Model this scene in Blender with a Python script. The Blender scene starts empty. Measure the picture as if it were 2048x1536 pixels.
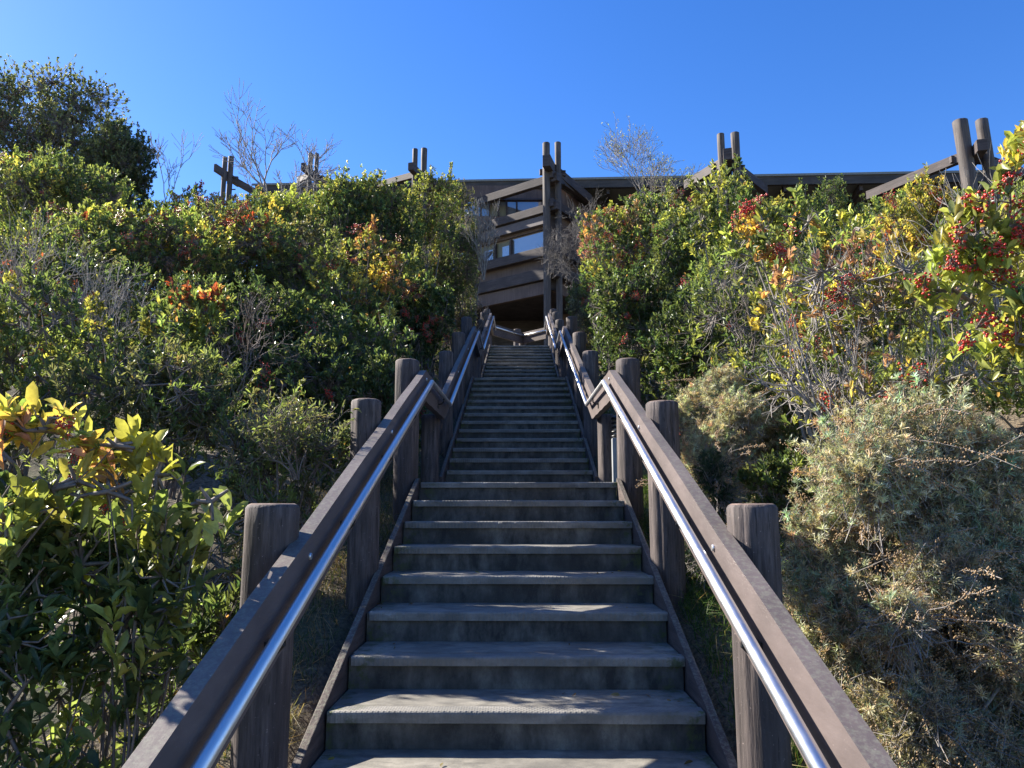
import bpy, math, random
import numpy as np
from mathutils import Vector
rad = math.radians
SC = bpy.context.scene
COL = SC.collection
random.seed(7)
RNG = np.random.default_rng(7)

# ------------------------------------------------------------------ camera, sky, sun, exposure
EYE = Vector((0.03, 0.0, 1.654)); PITCH = rad(9.3); YAW = rad(0.69); FPX = 1538.0
cam = bpy.data.cameras.new('camera'); camo = bpy.data.objects.new('camera', cam); COL.objects.link(camo)
cam.sensor_width = 36; cam.lens = 36 * FPX / 2048; cam.clip_start = 0.05; cam.clip_end = 3000
camo.location = EYE; camo.rotation_euler = (math.pi/2 + PITCH, 0, YAW)
SC.camera = camo
SUN_AZ = rad(66); SUN_EL = rad(33)          # azimuth measured leftwards from the view direction
SDIR = Vector((-math.sin(SUN_AZ)*math.cos(SUN_EL), math.cos(SUN_AZ)*math.cos(SUN_EL), math.sin(SUN_EL)))
w = bpy.data.worlds.new('World'); SC.world = w; w.use_nodes = True
nt = w.node_tree; bg = nt.nodes['Background']
sky = nt.nodes.new('ShaderNodeTexSky'); sky.sky_type = 'NISHITA'; sky.sun_disc = False
sky.sun_elevation = SUN_EL; sky.sun_rotation = -SUN_AZ
sky.altitude = 200; sky.air_density = 1.0; sky.dust_density = 0.25; sky.ozone_density = 3.0
hsv = nt.nodes.new('ShaderNodeHueSaturation'); hsv.inputs['Saturation'].default_value = 1.31; hsv.inputs['Hue'].default_value = 0.5145
nt.links.new(sky.outputs[0], hsv.inputs['Color']); nt.links.new(hsv.outputs[0], bg.inputs['Color'])
bg.inputs['Strength'].default_value = 0.092
sl = bpy.data.lights.new('sun', 'SUN'); sl.energy = 5.0; sl.angle = rad(0.53); sl.color = (1, 0.93, 0.82)
slo = bpy.data.objects.new('sun', sl); COL.objects.link(slo)
slo.rotation_euler = SDIR.to_track_quat('Z', 'Y').to_euler()
SC.view_settings.view_transform = 'Standard'; SC.view_settings.look = 'None'
SC.view_settings.exposure = 1.55; SC.view_settings.gamma = 1
SC.cycles.diffuse_bounces = 6; SC.cycles.max_bounces = 10; SC.cycles.transmission_bounces = 6; SC.cycles.use_adaptive_sampling = True

FW = Vector((-math.sin(YAW), math.cos(YAW), 0)); RT = Vector((math.cos(YAW), math.sin(YAW), 0))
def at(px, py, D):
    """world point seen at photo pixel (px, py) at horizontal distance D"""
    v = (768 - py) / FPX
    ratio = (math.sin(PITCH) + v*math.cos(PITCH)) / (math.cos(PITCH) - v*math.sin(PITCH))
    H = D*ratio; zc = D*math.cos(PITCH) + H*math.sin(PITCH)
    return EYE + FW*D + RT*((px - 1024)/FPX*zc) + Vector((0, 0, H))
def pxm(n, D): return n / FPX * D * 1.04

# ------------------------------------------------------------------ materials
def mat(name):
    m = bpy.data.materials.new(name); m.use_nodes = True
    return m, m.node_tree, m.node_tree.nodes['Principled BSDF']
def nd(t, kind, **kw):
    n = t.nodes.new(kind)
    for k, v in kw.items():
        if k in n.inputs: n.inputs[k].default_value = v
        else: setattr(n, k, v)
    return n
def noise(t, scale, stretch=(1, 1, 1), detail=6, rough=0.6, coord='Object'):
    tc = t.nodes.new('ShaderNodeTexCoord'); mp = t.nodes.new('ShaderNodeMapping')
    mp.inputs['Scale'].default_value = stretch
    n = t.nodes.new('ShaderNodeTexNoise'); n.inputs['Scale'].default_value = scale
    n.inputs['Detail'].default_value = detail; n.inputs['Roughness'].default_value = rough
    t.links.new(tc.outputs[coord], mp.inputs[0]); t.links.new(mp.outputs[0], n.inputs['Vector'])
    return n.outputs['Fac']
def ramp(t, fac, stops):
    r = t.nodes.new('ShaderNodeValToRGB'); e = r.color_ramp.elements
    while len(e) < len(stops): e.new(0.5)
    for i, (p, c) in enumerate(stops):
        e[i].position = p; e[i].color = (*c, 1) if len(c) == 3 else c
    t.links.new(fac, r.inputs[0]); return r.outputs[0]
def mix(t, a, b, fac, mode='MIX'):
    m = t.nodes.new('ShaderNodeMix'); m.data_type = 'RGBA'; m.blend_type = mode
    for s, v in ((m.inputs[6], a), (m.inputs[7], b), (m.inputs[0], fac)):
        if hasattr(v, 'links'): t.links.new(v, s)
        elif isinstance(v, tuple): s.default_value = (*v, 1)
        else: s.default_value = v
    return m.outputs[2]
def bump(t, p, fac, strength=0.3, dist=0.01, normal=None):
    b = t.nodes.new('ShaderNodeBump'); b.inputs['Strength'].default_value = strength
    b.inputs['Distance'].default_value = dist; t.links.new(fac, b.inputs['Height'])
    if normal is not None: t.links.new(normal, b.inputs['Normal'])
    t.links.new(b.outputs[0], p.inputs['Normal']); return b.outputs[0]

def wood(name, dark, mid, light, stretch, scale=6, lichen=0.0, rough=0.75, bm=0.5, crack=0.9):
    m, t, p = mat(name)
    n1 = noise(t, scale, stretch, 8, 0.65); n2 = noise(t, 1.7, (1, 1, 1), 4, 0.5)
    c = ramp(t, n1, [(0.28, dark), (0.5, mid), (0.75, light)])
    ck = noise(t, scale*3.2, stretch, 5, 0.6)
    c = mix(t, c, tuple(x*0.45 for x in dark), ramp(t, ck, [(0.30, (crack,)*3), (0.42, (0, 0, 0))]))
    c = mix(t, c, tuple(x*0.55 for x in mid), ramp(t, n2, [(0.45, (0, 0, 0)), (0.7, (0.75,)*3)]))
    sp = noise(t, 95, (1, 1, 1), 3, 0.5)
    c = mix(t, c, tuple(min(1, x*2.6) for x in light), ramp(t, sp, [(0.68, (0, 0, 0)), (0.76, (0.5,)*3)]))
    if lichen:
        g = t.nodes.new('ShaderNodeNewGeometry'); s = t.nodes.new('ShaderNodeSeparateXYZ')
        t.links.new(g.outputs['Normal'], s.inputs[0])
        up = ramp(t, s.outputs[2], [(0.6, (0, 0, 0)), (0.9, (1, 1, 1))])
        ln = ramp(t, noise(t, 55, (1, 1, 1), 7, 0.75), [(0.46, (0, 0, 0)), (0.66, (lichen,)*3)])
        ln = mix(t, ln, up, 1.0, 'MULTIPLY')
        c = mix(t, c, (0.33, 0.36, 0.24), ln)
    t.links.new(c, p.inputs['Base Color']); p.inputs['Roughness'].default_value = rough
    bump(t, p, n1, bm, 0.012)
    return m
m, t, p = mat('end_grain'); M_END = m
c = ramp(t, noise(t, 40, (1, 1, 0.2), 6, 0.7), [(0.3, (0.07, 0.045, 0.035)), (0.5, (0.17, 0.115, 0.09)), (0.7, (0.25, 0.18, 0.15))])
t.links.new(c, p.inputs['Base Color']); p.inputs['Roughness'].default_value = 0.9
M_POST = wood('weathered_post_wood', (0.022, 0.017, 0.016), (0.085, 0.066, 0.061), (0.19, 0.15, 0.135), (6, 6, 0.5), 6, 0, 0.8, 0.8, 1.0)
M_BOARD = wood('brown_stained_board', (0.100, 0.077, 0.070), (0.122, 0.095, 0.087), (0.148, 0.117, 0.108), (5, 1.2, 5), 4, 0.28, 0.6, 0.15, 0.0)
M_STRING = wood('dark_stringer_board', (0.03, 0.024, 0.021), (0.085, 0.06, 0.052), (0.13, 0.10, 0.085), (6, 0.4, 6), 5, 0.4)
M_BEAM = wood('dark_beam_wood', (0.025, 0.019, 0.018), (0.058, 0.043, 0.041), (0.11, 0.088, 0.082), (0.7, 0.7, 6), 3)
M_LOG = wood('pole_log_wood', (0.03, 0.024, 0.022), (0.075, 0.06, 0.054), (0.15, 0.125, 0.11), (5, 5, 0.3), 3)
M_WALL = wood('brown_panel_siding', (0.08, 0.052, 0.043), (0.125, 0.083, 0.068), (0.16, 0.11, 0.09), (6, 6, 0.3), 3)
M_FASCIA = wood('fascia_wood', (0.03, 0.025, 0.022), (0.06, 0.051, 0.045), (0.10, 0.085, 0.075), (0.5, 0.5, 6), 3)

def concrete(name, base, dark, light, streak):
    m, t, p = mat(name)
    a = noise(t, 2.2, (1, 1, 1), 7, 0.65); b = noise(t, 9, streak, 6, 0.65); c3 = noise(t, 120, (1, 1, 1), 2, 0.5)
    c = ramp(t, b, [(0.36, dark), (0.56, base), (0.74, light)])
    c = mix(t, c, dark, ramp(t, a, [(0.42, (0, 0, 0)), (0.62, (0.8,)*3)]))
    c = mix(t, c, tuple(x*0.6 for x in base), ramp(t, c3, [(0.58, (0, 0, 0)), (0.7, (0.5,)*3)]))
    # moss patches near the ends of the steps
    tc = t.nodes.new('ShaderNodeTexCoord'); s = t.nodes.new('ShaderNodeSeparateXYZ'); t.links.new(tc.outputs['Object'], s.inputs[0])
    ab = nd(t, 'ShaderNodeMath', operation='ABSOLUTE'); t.links.new(s.outputs[0], ab.inputs[0])
    ends = ramp(t, ab.outputs[0], [(0.62, (0, 0, 0)), (0.83, (1, 1, 1))])
    mo = mix(t, ramp(t, noise(t, 14, (1, 1, 1), 5, 0.7), [(0.5, (0, 0, 0)), (0.6, (1, 1, 1))]), ends, 1.0, 'MULTIPLY')
    c = mix(t, c, (0.07, 0.085, 0.025), mo)
    t.links.new(c, p.inputs['Base Color']); p.inputs['Roughness'].default_value = 0.85
    bump(t, p, c3, 0.25, 0.004)
    return m
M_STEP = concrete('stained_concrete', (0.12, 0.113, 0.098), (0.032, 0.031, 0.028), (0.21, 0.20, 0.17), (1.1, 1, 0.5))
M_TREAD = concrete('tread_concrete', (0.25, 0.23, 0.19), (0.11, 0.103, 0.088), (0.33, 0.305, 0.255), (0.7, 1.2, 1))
# nosing with a diamond grip pattern
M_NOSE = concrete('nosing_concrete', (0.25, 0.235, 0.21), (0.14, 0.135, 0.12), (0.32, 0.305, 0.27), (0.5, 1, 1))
t = M_NOSE.node_tree; p = t.nodes['Principled BSDF']
tc = t.nodes.new('ShaderNodeTexCoord'); acc = None
for ang in (35, -35):
    mp = t.nodes.new('ShaderNodeMapping'); mp.inputs['Rotation'].default_value = (0, 0, rad(ang))
    wv = nd(t, 'ShaderNodeTexWave', Scale=16.0); t.links.new(tc.outputs['Object'], mp.inputs[0]); t.links.new(mp.outputs[0], wv.inputs[0])
    if acc is None: acc = wv.outputs['Fac']
    else:
        mm = nd(t, 'ShaderNodeMath', operation='MULTIPLY'); t.links.new(acc, mm.inputs[0]); t.links.new(wv.outputs['Fac'], mm.inputs[1]); acc = mm.outputs[0]
bump(t, p, acc, 0.4, 0.005)

m, t, p = mat('galvanised_steel'); M_STEEL = m
p.inputs['Metallic'].default_value = 1; p.inputs['Base Color'].default_value = (0.72, 0.72, 0.72, 1)
r = ramp(t, noise(t, 30, (1, 0.2, 1), 4), [(0.3, (0.36,)*3), (0.7, (0.50,)*3)]); t.links.new(r, p.inputs['Roughness'])
m, t, p = mat('black_metal'); M_BLACK = m
p.inputs['Base Color'].default_value = (0.012, 0.012, 0.013, 1); p.inputs['Roughness'].default_value = 0.4
m, t, p = mat('grey_painted_metal'); M_GREY = m
c = ramp(t, noise(t, 12, (1, 1, 0.4), 5), [(0.3, (0.24, 0.25, 0.26)), (0.7, (0.33, 0.34, 0.35))]); t.links.new(c, p.inputs['Base Color'])
p.inputs['Roughness'].default_value = 0.5
m, t, p = mat('window_glass'); M_GLASS = m
p.inputs['Base Color'].default_value = (0.16, 0.17, 0.18, 1); p.inputs['Roughness'].default_value = 0.06
p.inputs['Specular IOR Level'].default_value = 1.0; p.inputs['IOR'].default_value = 2.0
m, t, p = mat('olive_blind'); M_BLIND = m
c = ramp(t, noise(t, 8, (1, 1, 0.2), 4), [(0.3, (0.13, 0.115, 0.06)), (0.7, (0.19, 0.165, 0.09))]); t.links.new(c, p.inputs['Base Color'])
p.inputs['Roughness'].default_value = 0.5
m, t, p = mat('roof_gravel'); M_ROOF = m
c = ramp(t, noise(t, 40), [(0.3, (0.12, 0.12, 0.105)), (0.7, (0.26, 0.26, 0.23))]); t.links.new(c, p.inputs['Base Color'])
# soil with dry litter
m, t, p = mat('hillside_soil'); M_SOIL = m
n1 = noise(t, 1.3, detail=8); n2 = noise(t, 38, detail=4)
c = ramp(t, n2, [(0.3, (0.045, 0.034, 0.022)), (0.5, (0.13, 0.10, 0.065)), (0.72, (0.26, 0.21, 0.13))])
c = mix(t, c, (0.05, 0.065, 0.022), ramp(t, n1, [(0.45, (0, 0, 0)), (0.65, (0.7,)*3)]))
t.links.new(c, p.inputs['Base Color']); p.inputs['Roughness'].default_value = 0.95
bump(t, p, n2, 0.8, 0.03)

def leafmat(name, rough=0.38, trans=0.3, spec=0.5):
    m, t, p = mat(name)
    a = nd(t, 'ShaderNodeVertexColor'); a.layer_name = 'leafcol'
    v = noise(t, 45, (1, 1, 1), 3)
    c = mix(t, a.outputs[0], ramp(t, v, [(0.3, (0.72,)*3), (0.7, (1.15,)*3)]), 1.0, 'MULTIPLY')
    t.links.new(c, p.inputs['Base Color']); p.inputs['Roughness'].default_value = rough
    p.inputs['Specular IOR Level'].default_value = spec
    tr = nd(t, 'ShaderNodeBsdfTranslucent')
    c2 = mix(t, c, (1.5, 1.45, 0.8), 1.0, 'MULTIPLY'); t.links.new(c2, tr.inputs['Color'])
    ms = nd(t, 'ShaderNodeMixShader'); ms.inputs[0].default_value = trans
    t.links.new(p.outputs[0], ms.inputs[1]); t.links.new(tr.outputs[0], ms.inputs[2])
    t.links.new(ms.outputs[0], t.nodes['Material Output'].inputs[0])
    return m
M_LEAF = leafmat('glossy_leaf', 0.36, 0.5, 0.5)
M_SOFT = leafmat('matte_leaf', 0.7, 0.3, 0.2)
M_GRASS = leafmat('grass_blade', 0.55, 0.4, 0.3)
m, t, p = mat('red_berry'); M_BERRY = m
tc = nd(t, 'ShaderNodeObjectInfo'); c = ramp(t, noise(t, 70, detail=2), [(0.3, (0.33, 0.012, 0.01)), (0.7, (0.62, 0.045, 0.02))])
t.links.new(c, p.inputs['Base Color']); p.inputs['Roughness'].default_value = 0.28
def barkmat(name, a, b):
    m, t, p = mat(name)
    c = ramp(t, noise(t, 30, (1, 1, 0.4), 5), [(0.3, a), (0.7, b)]); t.links.new(c, p.inputs['Base Color'])
    p.inputs['Roughness'].default_value = 0.85; return m
M_BARK = barkmat('brown_twig', (0.09, 0.07, 0.058), (0.25, 0.205, 0.175))
M_DEAD = barkmat('grey_dead_twig', (0.15, 0.13, 0.115), (0.33, 0.30, 0.27))
M_DEADK = barkmat('dark_grey_twig', (0.07, 0.062, 0.058), (0.19, 0.17, 0.155))
M_SEED = barkmat('tan_seed_head', (0.22, 0.14, 0.07), (0.42, 0.29, 0.16))

# ------------------------------------------------------------------ mesh helpers
def npmesh(name, V, F, material, cols=None, smooth=False):
    V = np.asarray(V, np.float32); F = np.asarray(F, np.int32); k = F.shape[1]
    me = bpy.data.meshes.new(name)
    me.vertices.add(len(V)); me.vertices.foreach_set('co', V.ravel())
    me.loops.add(F.size); me.loops.foreach_set('vertex_index', F.ravel())
    me.polygons.add(len(F)); me.polygons.foreach_set('loop_start', np.arange(0, F.size, k, dtype=np.int32))
    me.polygons.foreach_set('loop_total', np.full(len(F), k, np.int32))
    if smooth: me.polygons.foreach_set('use_smooth', np.ones(len(F), bool))
    if cols is not None:
        ca = me.color_attributes.new('leafcol', 'FLOAT_COLOR', 'POINT')
        c4 = np.ones((len(V), 4), np.float32); c4[:, :3] = cols; ca.data.foreach_set('color', c4.ravel())
    me.update(calc_edges=True); me.materials.append(material)
    return me
def link(name, me, parent=None):
    o = bpy.data.objects.new(name, me); COL.objects.link(o)
    if parent is not None: o.parent = parent
    return o
def tag(o, label=None, cat=None, group=None, kind=None):
    if label: o['label'] = label
    if cat: o['category'] = cat
    if group: o['group'] = group
    if kind: o['kind'] = kind
    return o
def empty(name, loc, label, cat, group=None):
    o = bpy.data.objects.new(name, None); COL.objects.link(o); o.location = loc; o.empty_display_size = 0.2
    return tag(o, label, cat, group)
class MB:
    def __init__(s): s.v = []; s.f = []
    def add(s, vs, fs):
        b = len(s.v); s.v += [tuple(v) for v in vs]; s.f += [tuple(b+i for i in f) for f in fs]
    def box(s, lo, hi):
        x0, y0, z0 = lo; x1, y1, z1 = hi
        s.add([(x0,y0,z0),(x1,y0,z0),(x1,y1,z0),(x0,y1,z0),(x0,y0,z1),(x1,y0,z1),(x1,y1,z1),(x0,y1,z1)],
              [(3,2,1,0),(4,5,6,7),(0,1,5,4),(1,2,6,5),(2,3,7,6),(3,0,4,7)])
    def beam(s, a, b, th, h):
        """horizontal-ish beam whose TOP centre line runs a->b, th thick, h tall (vertical)"""
        a = Vector(a); b = Vector(b); d = (b-a); d.z = 0; d.normalize(); n = Vector((-d.y, d.x, 0))*(th/2); dn = Vector((0,0,-h))
        P = [a-n, a+n, b+n, b-n]; vs = [q+dn for q in P] + P
        s.add(vs, [(0,1,2,3),(7,6,5,4),(4,5,1,0),(5,6,2,1),(6,7,3,2),(7,4,0,3)])
    def ribbon(s, pts, x0, x1, h):
        """board following (y, ztop) points between x0 and x1, constant vertical height h"""
        n = len(pts); vs = []
        for y, z in pts: vs += [(x0,y,z-h),(x1,y,z-h),(x1,y,z),(x0,y,z)]
        fs = [(0,1,2,3)]
        for i in range(n-1):
            a = 4*i; b = a+4
            for j in range(4): fs.append((a+(j+1)%4, a+j, b+j, b+(j+1)%4))
        a = 4*(n-1); fs.append((a+3,a+2,a+1,a)); s.add(vs, fs)
    def tube(s, pts, r, n=10, cap=True):
        pts = [Vector(p) for p in pts]; rings = []; b = len(s.v)
        for i, p in enumerate(pts):
            d = (pts[min(i+1, len(pts)-1)] - pts[max(i-1, 0)]).normalized()
            u = d.cross(Vector((0,0,1))); u = u.normalized() if u.length > 1e-3 else Vector((1,0,0)); v = d.cross(u)
            rr = r[i] if isinstance(r, (list, tuple)) else r
            for k in range(n):
                t_ = 2*math.pi*k/n; s.v.append(tuple(p + u*(rr*math.cos(t_)) + v*(rr*math.sin(t_))))
        for i in range(len(pts)-1):
            for k in range(n):
                a = b+i*n+k; c = b+i*n+(k+1) % n; s.f.append((a, c, c+n, a+n))
        if cap: s.f.append(tuple(b+k for k in range(n))[::-1]); s.f.append(tuple(b+(len(pts)-1)*n+k for k in range(n)))
    def build(s, name, material, parent=None, smooth=False, bevel=0.0):
        me = bpy.data.meshes.new(name)
        org = parent.matrix_basis.translation if parent is not None and parent.parent is None else None
        if parent is not None and parent.parent is not None: org = parent.parent.location
        vs = s.v if org is None else [(x-org.x, y-org.y, z-org.z) for x, y, z in s.v]
        me.from_pydata(vs, [], s.f); me.update(); me.materials.append(material)
        if smooth:
            me.polygons.foreach_set('use_smooth', [len(p.vertices) <= 4 for p in me.polygons])
        import bmesh
        bm = bmesh.new(); bm.from_mesh(me); bmesh.ops.recalc_face_normals(bm, faces=bm.faces)
        if bevel: bmesh.ops.bevel(bm, geom=list(bm.edges), offset=bevel, segments=2, affect='EDGES', profile=0.6)
        bm.to_mesh(me); bm.free()
        if material in (M_POST, M_LOG):
            me.materials.append(M_END); zt = max(v.co.z for v in me.vertices)
            for q in me.polygons:
                if q.normal.z > 0.6 and q.center.z > zt-0.03: q.material_index = 1
        return link(name, me, parent)

# ------------------------------------------------------------------ layout of stair and hillside
HW = 0.825; RUN1, RISE = 0.4233, 0.157
E = EYE.z
F1 = [(6.49 - (11-i)*0.4233, E + 0.23 - (11-i)*0.157) for i in range(12)]
F2 = [(8.70 + i*0.4158, E + 0.44 + i*0.160) for i in range(13)]
F3 = [(15.86 + i*0.4325, E + 2.56 + i*0.165) for i in range(13)]
PROF = [(-5, 0), (1.41, 0), (6.49, E+0.23), (8.28, E+0.28), (13.69, E+2.36), (15.44, E+2.40), (21.05, E+4.54), (26, E+4.6), (34, E+5.4), (80, E+7)]
PY = np.array([q[0] for q in PROF]); PZ = np.array([q[1] for q in PROF])
def prof(y): return np.interp(y, PY, PZ)
def ground(x, y):
    x = np.asarray(x, float); y = np.asarray(y, float)
    k = np.array([-1.5, -0.75, 0, 0.75, 1.5]); base = sum(prof(y+q) for q in k)/5
    t = np.maximum(np.abs(x) - 1.5, 0)
    bank = np.where(x < 0, 0.34, 0.26)*t; bank = 2.6*(1-np.exp(-bank/2.6))
    z = base - 0.2 + bank
    z += 0.10*np.sin(1.7*x+0.6*y)*np.minimum(t, 1) + 0.07*np.sin(3.1*y-1.3*x)*np.minimum(t, 1)
    under = np.abs(x) < 1.0
    z = np.where(under & (y < 21.5), np.minimum(z, prof(y) - 0.38), z)
    return z
def gz(x, y): return float(ground(np.array([x]), np.array([y]))[0])

xs = np.unique(np.concatenate([np.linspace(-12, 12, 121), np.linspace(-200, -12, 30), np.linspace(12, 200, 30)]))
ys = np.unique(np.concatenate([np.linspace(-4, 36, 141), np.linspace(-60, -4, 12), np.linspace(36, 300, 30)]))
X, Y = np.meshgrid(xs, ys); Z = ground(X, Y)
V = np.stack([X.ravel(), Y.ravel(), Z.ravel()], 1); nx = len(xs)
i, j = np.meshgrid(np.arange(nx-1), np.arange(len(ys)-1)); a = (j*nx+i).ravel()
tag(link('ground', npmesh('ground', V, np.stack([a, a+1, a+1+nx, a+nx], 1), M_SOIL, smooth=True)), kind='structure')

# ------------------------------------------------------------------ staircase
stairs = empty('staircase', (0, 1.4, 0), 'long weathered concrete staircase climbing the hillside in three flights', 'staircase')
def flight(steps, run, y_end):
    for i, (y, z) in enumerate(steps):
        last = i == len(steps)-1
        y1 = y_end if last else steps[i+1][0]
        b = MB(); jx = random.uniform(-.006, .006)
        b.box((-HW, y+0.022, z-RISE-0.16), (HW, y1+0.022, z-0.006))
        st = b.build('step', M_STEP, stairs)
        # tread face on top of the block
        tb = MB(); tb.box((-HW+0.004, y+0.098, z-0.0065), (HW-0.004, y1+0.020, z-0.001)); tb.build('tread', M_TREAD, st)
        nb = MB(); ns_ = 44; vs = []; dz = random.uniform(-.002, .003); tl = random.uniform(-.004, .004); x0, x1 = -HW+.012+jx, HW+.004+jx
        ph = random.uniform(0, 9)
        for q in range(ns_+1):
            u = q/ns_; x = x0+(x1-x0)*u; e = .0016*math.sin(23*u+ph)+random.gauss(0, .0012); chip = .010*random.random() if random.random() < .05 else 0
            yf = y+e+tl*(u-.5); zt_ = z+dz+.001*math.sin(9*u+ph)
            vs += [(x, yf+.002, z-.046), (x, y+.095, z-.046), (x, y+.095, zt_), (x, yf+.009+chip, zt_), (x, yf+.003+chip*.6, zt_-.004-chip*.3), (x, yf, zt_-.011-chip)]
        fs = [(0, 1, 2, 3, 4, 5)]
        for q in range(ns_):
            a = 6*q; b_ = a+6
            for k in range(6): fs.append((a+(k+1) % 6, a+k, b_+k, b_+(k+1) % 6))
        a = 6*ns_; fs.append(tuple(a+k for k in range(6))[::-1]); nb.add(vs, fs)
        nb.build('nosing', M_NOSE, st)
flight(F1, 0.4233, 6.49+0.42); flight(F2, 0.4158, 13.69+0.42); flight(F3, 0.4325, 21.05+0.45)
for y0, z0, y1, z1 in ((6.93, E+0.232, 8.71, E+0.275), (14.13, E+2.362, 15.87, E+2.393), (21.52, E+4.54, 24.6, E+4.56)):
    b = MB(); hw = HW+(0.9 if y0 > 20 else 0)
    b.ribbon([(y0, z0), (y1, z1)], -hw, hw, 0.25); b.build('landing', M_TREAD, stairs)
for (ya, za, yb, zb) in ((1.2, F1[0][1]-0.22, 6.56, F1[-1][1]+0.035), (8.45, F2[0][1]-0.08, 13.76, F2[-1][1]+0.035), (15.6, F3[0][1]-0.08, 21.1, F3[-1][1]+0.035)):
    for s in (-1, 1):
        b = MB(); x0, x1 = sorted((s*(HW+0.008), s*(HW+0.045)))
        b.ribbon([(ya, za), (yb, zb)], x0, x1, 0.34); b.build('stringer', M_STRING, stairs, bevel=0.004)

# ------------------------------------------------------------------ railings
def log_mesh(x, y, z0, z1, r, lean=(0, 0), n=72, cham=0.018, seed=0, rings=26):
    rg = random.Random(seed); ph = [rg.uniform(0, 6.28) for _ in range(6)]; gr = [(rg.uniform(0, 6.28), rg.uniform(.05, .1), rg.uniform(.03, .075), rg.uniform(0, 6.28)) for _ in range(9)]; b = MB()
    zs = [z0 + (z1-cham-z0)*i/rings for i in range(rings+1)]
    rows = [(z, 1.0) for z in zs] + [(z1-cham*0.35, 1-cham*0.45/r), (z1, 1-cham*1.2/r)]
    vs = []
    for q, (z, k) in enumerate(rows):
        for m_ in range(n):
            a = 2*math.pi*m_/n
            rr = r*k*(1 + 0.022*math.sin(2*a+ph[0]+z*0.7) + 0.014*math.sin(5*a+ph[1]+z*1.9) + 0.01*math.sin(9*a+ph[2]+2.3*z) + 0.012*math.sin(3.1*z+ph[3]))
            for ga, gw, gd, gp in gr:      # drying checks: narrow grooves that wander and fade along the log
                da = (a-ga-.10*math.sin(1.7*z+gp)+math.pi) % (2*math.pi)-math.pi
                if abs(da) < 3*gw: rr -= r*k*gd*math.exp(-(da/gw)**2*1.6)*max(0, .35+.65*math.sin(2.1*z+gp*2))
            f = (z-z0)
            vs.append((x+lean[0]*f+rr*math.cos(a), y+lean[1]*f+rr*math.sin(a), z))
    fs = []
    for q in range(len(rows)-1):
        for m_ in range(n):
            a = q*n+m_; c = q*n+(m_+1) % n; fs.append((a, c, c+n, a+n))
    fs.append(tuple((len(rows)-1)*n+k for k in range(n)))
    b.add(vs, fs); return b
BX = 0.800; BT = 0.06
def railing(side, label, pts, posts, hpts, brackets, low_post=None, r=0.1):
    x0, x1 = sorted((side*BX, side*(BX+BT)))
    root = empty('stair_railing', (side*BX, pts[0][0], pts[0][1]-0.94), label, 'railing', 'railings flanking the staircase')
    for k in range(len(pts)-1):                      # one board per straight run, butted at the bends
        (ya, za), (yb, zb) = pts[k], pts[k+1]
        e = 0.0015
        L = math.hypot(yb-ya, zb-za); nseg = max(1, int(L/2.6)); q = []
        for t_ in range(13): q.append((ya+(yb-ya)*t_/12+(e if t_ == 0 else -e if t_ == 12 else 0), za+(zb-za)*t_/12+0.004*math.sin(2.1*t_+k)))
        b = MB(); b.ribbon(q, x0, x1, 0.27); b.build('rail_board', M_BOARD, root, bevel=0.0)
    for k, (y, z) in enumerate(posts):
        rr = r*random.uniform(0.95, 1.06)
        b = log_mesh(side*(BX+BT+rr-0.008), y, gz(side*1.0, y)-0.4, z, rr, (random.uniform(-.008, .008), random.uniform(-.008, .008)), seed=int(y*100)+int(side*7))
        po = b.build('post', M_POST, root, smooth=True)
        zb = float(np.interp(y, [q_[0] for q_ in pts], [q_[1] for q_ in pts]))
        for dz in (-0.07, -0.2):
            c = MB(); c.tube([(side*(BX+0.004), y+0.02, zb+dz), (side*(BX-0.009), y+0.02, zb+dz)], 0.013, 8); c.build('bolt', M_STEEL, po, smooth=True)
    if low_post:
        y, z = low_post
        log_mesh(side*(BX+BT+0.1), y, gz(side*1.0, y)-0.4, z, 0.1, seed=int(y*77)).build('post', M_POST, root, smooth=True)
    hx = side*(BX-0.055); b = MB()
    b.tube([(hx, y, z) for y, z in hpts], 0.022, 14); hr = b.build('handrail', M_STEEL, root, smooth=True)
    for y in brackets:
        z = float(np.interp(y, [q_[0] for q_ in hpts], [q_[1] for q_ in hpts]))
        b = MB(); b.tube([(hx, y, z-0.02), (hx, y, z-0.055), (hx+side*0.02, y, z-0.075), (side*(BX+0.002), y, z-0.08)], 0.008, 8)
        b.box((min(side*(BX-0.006), side*(BX+0.002)), y-0.03, z-0.12), (max(side*(BX-0.006), side*(BX+0.002)), y+0.03, z-0.04))
        b.build('bracket', M_BLACK, hr)
TOP, HR = 0.945, 0.835
def P_(y): return float(prof(y))
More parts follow.
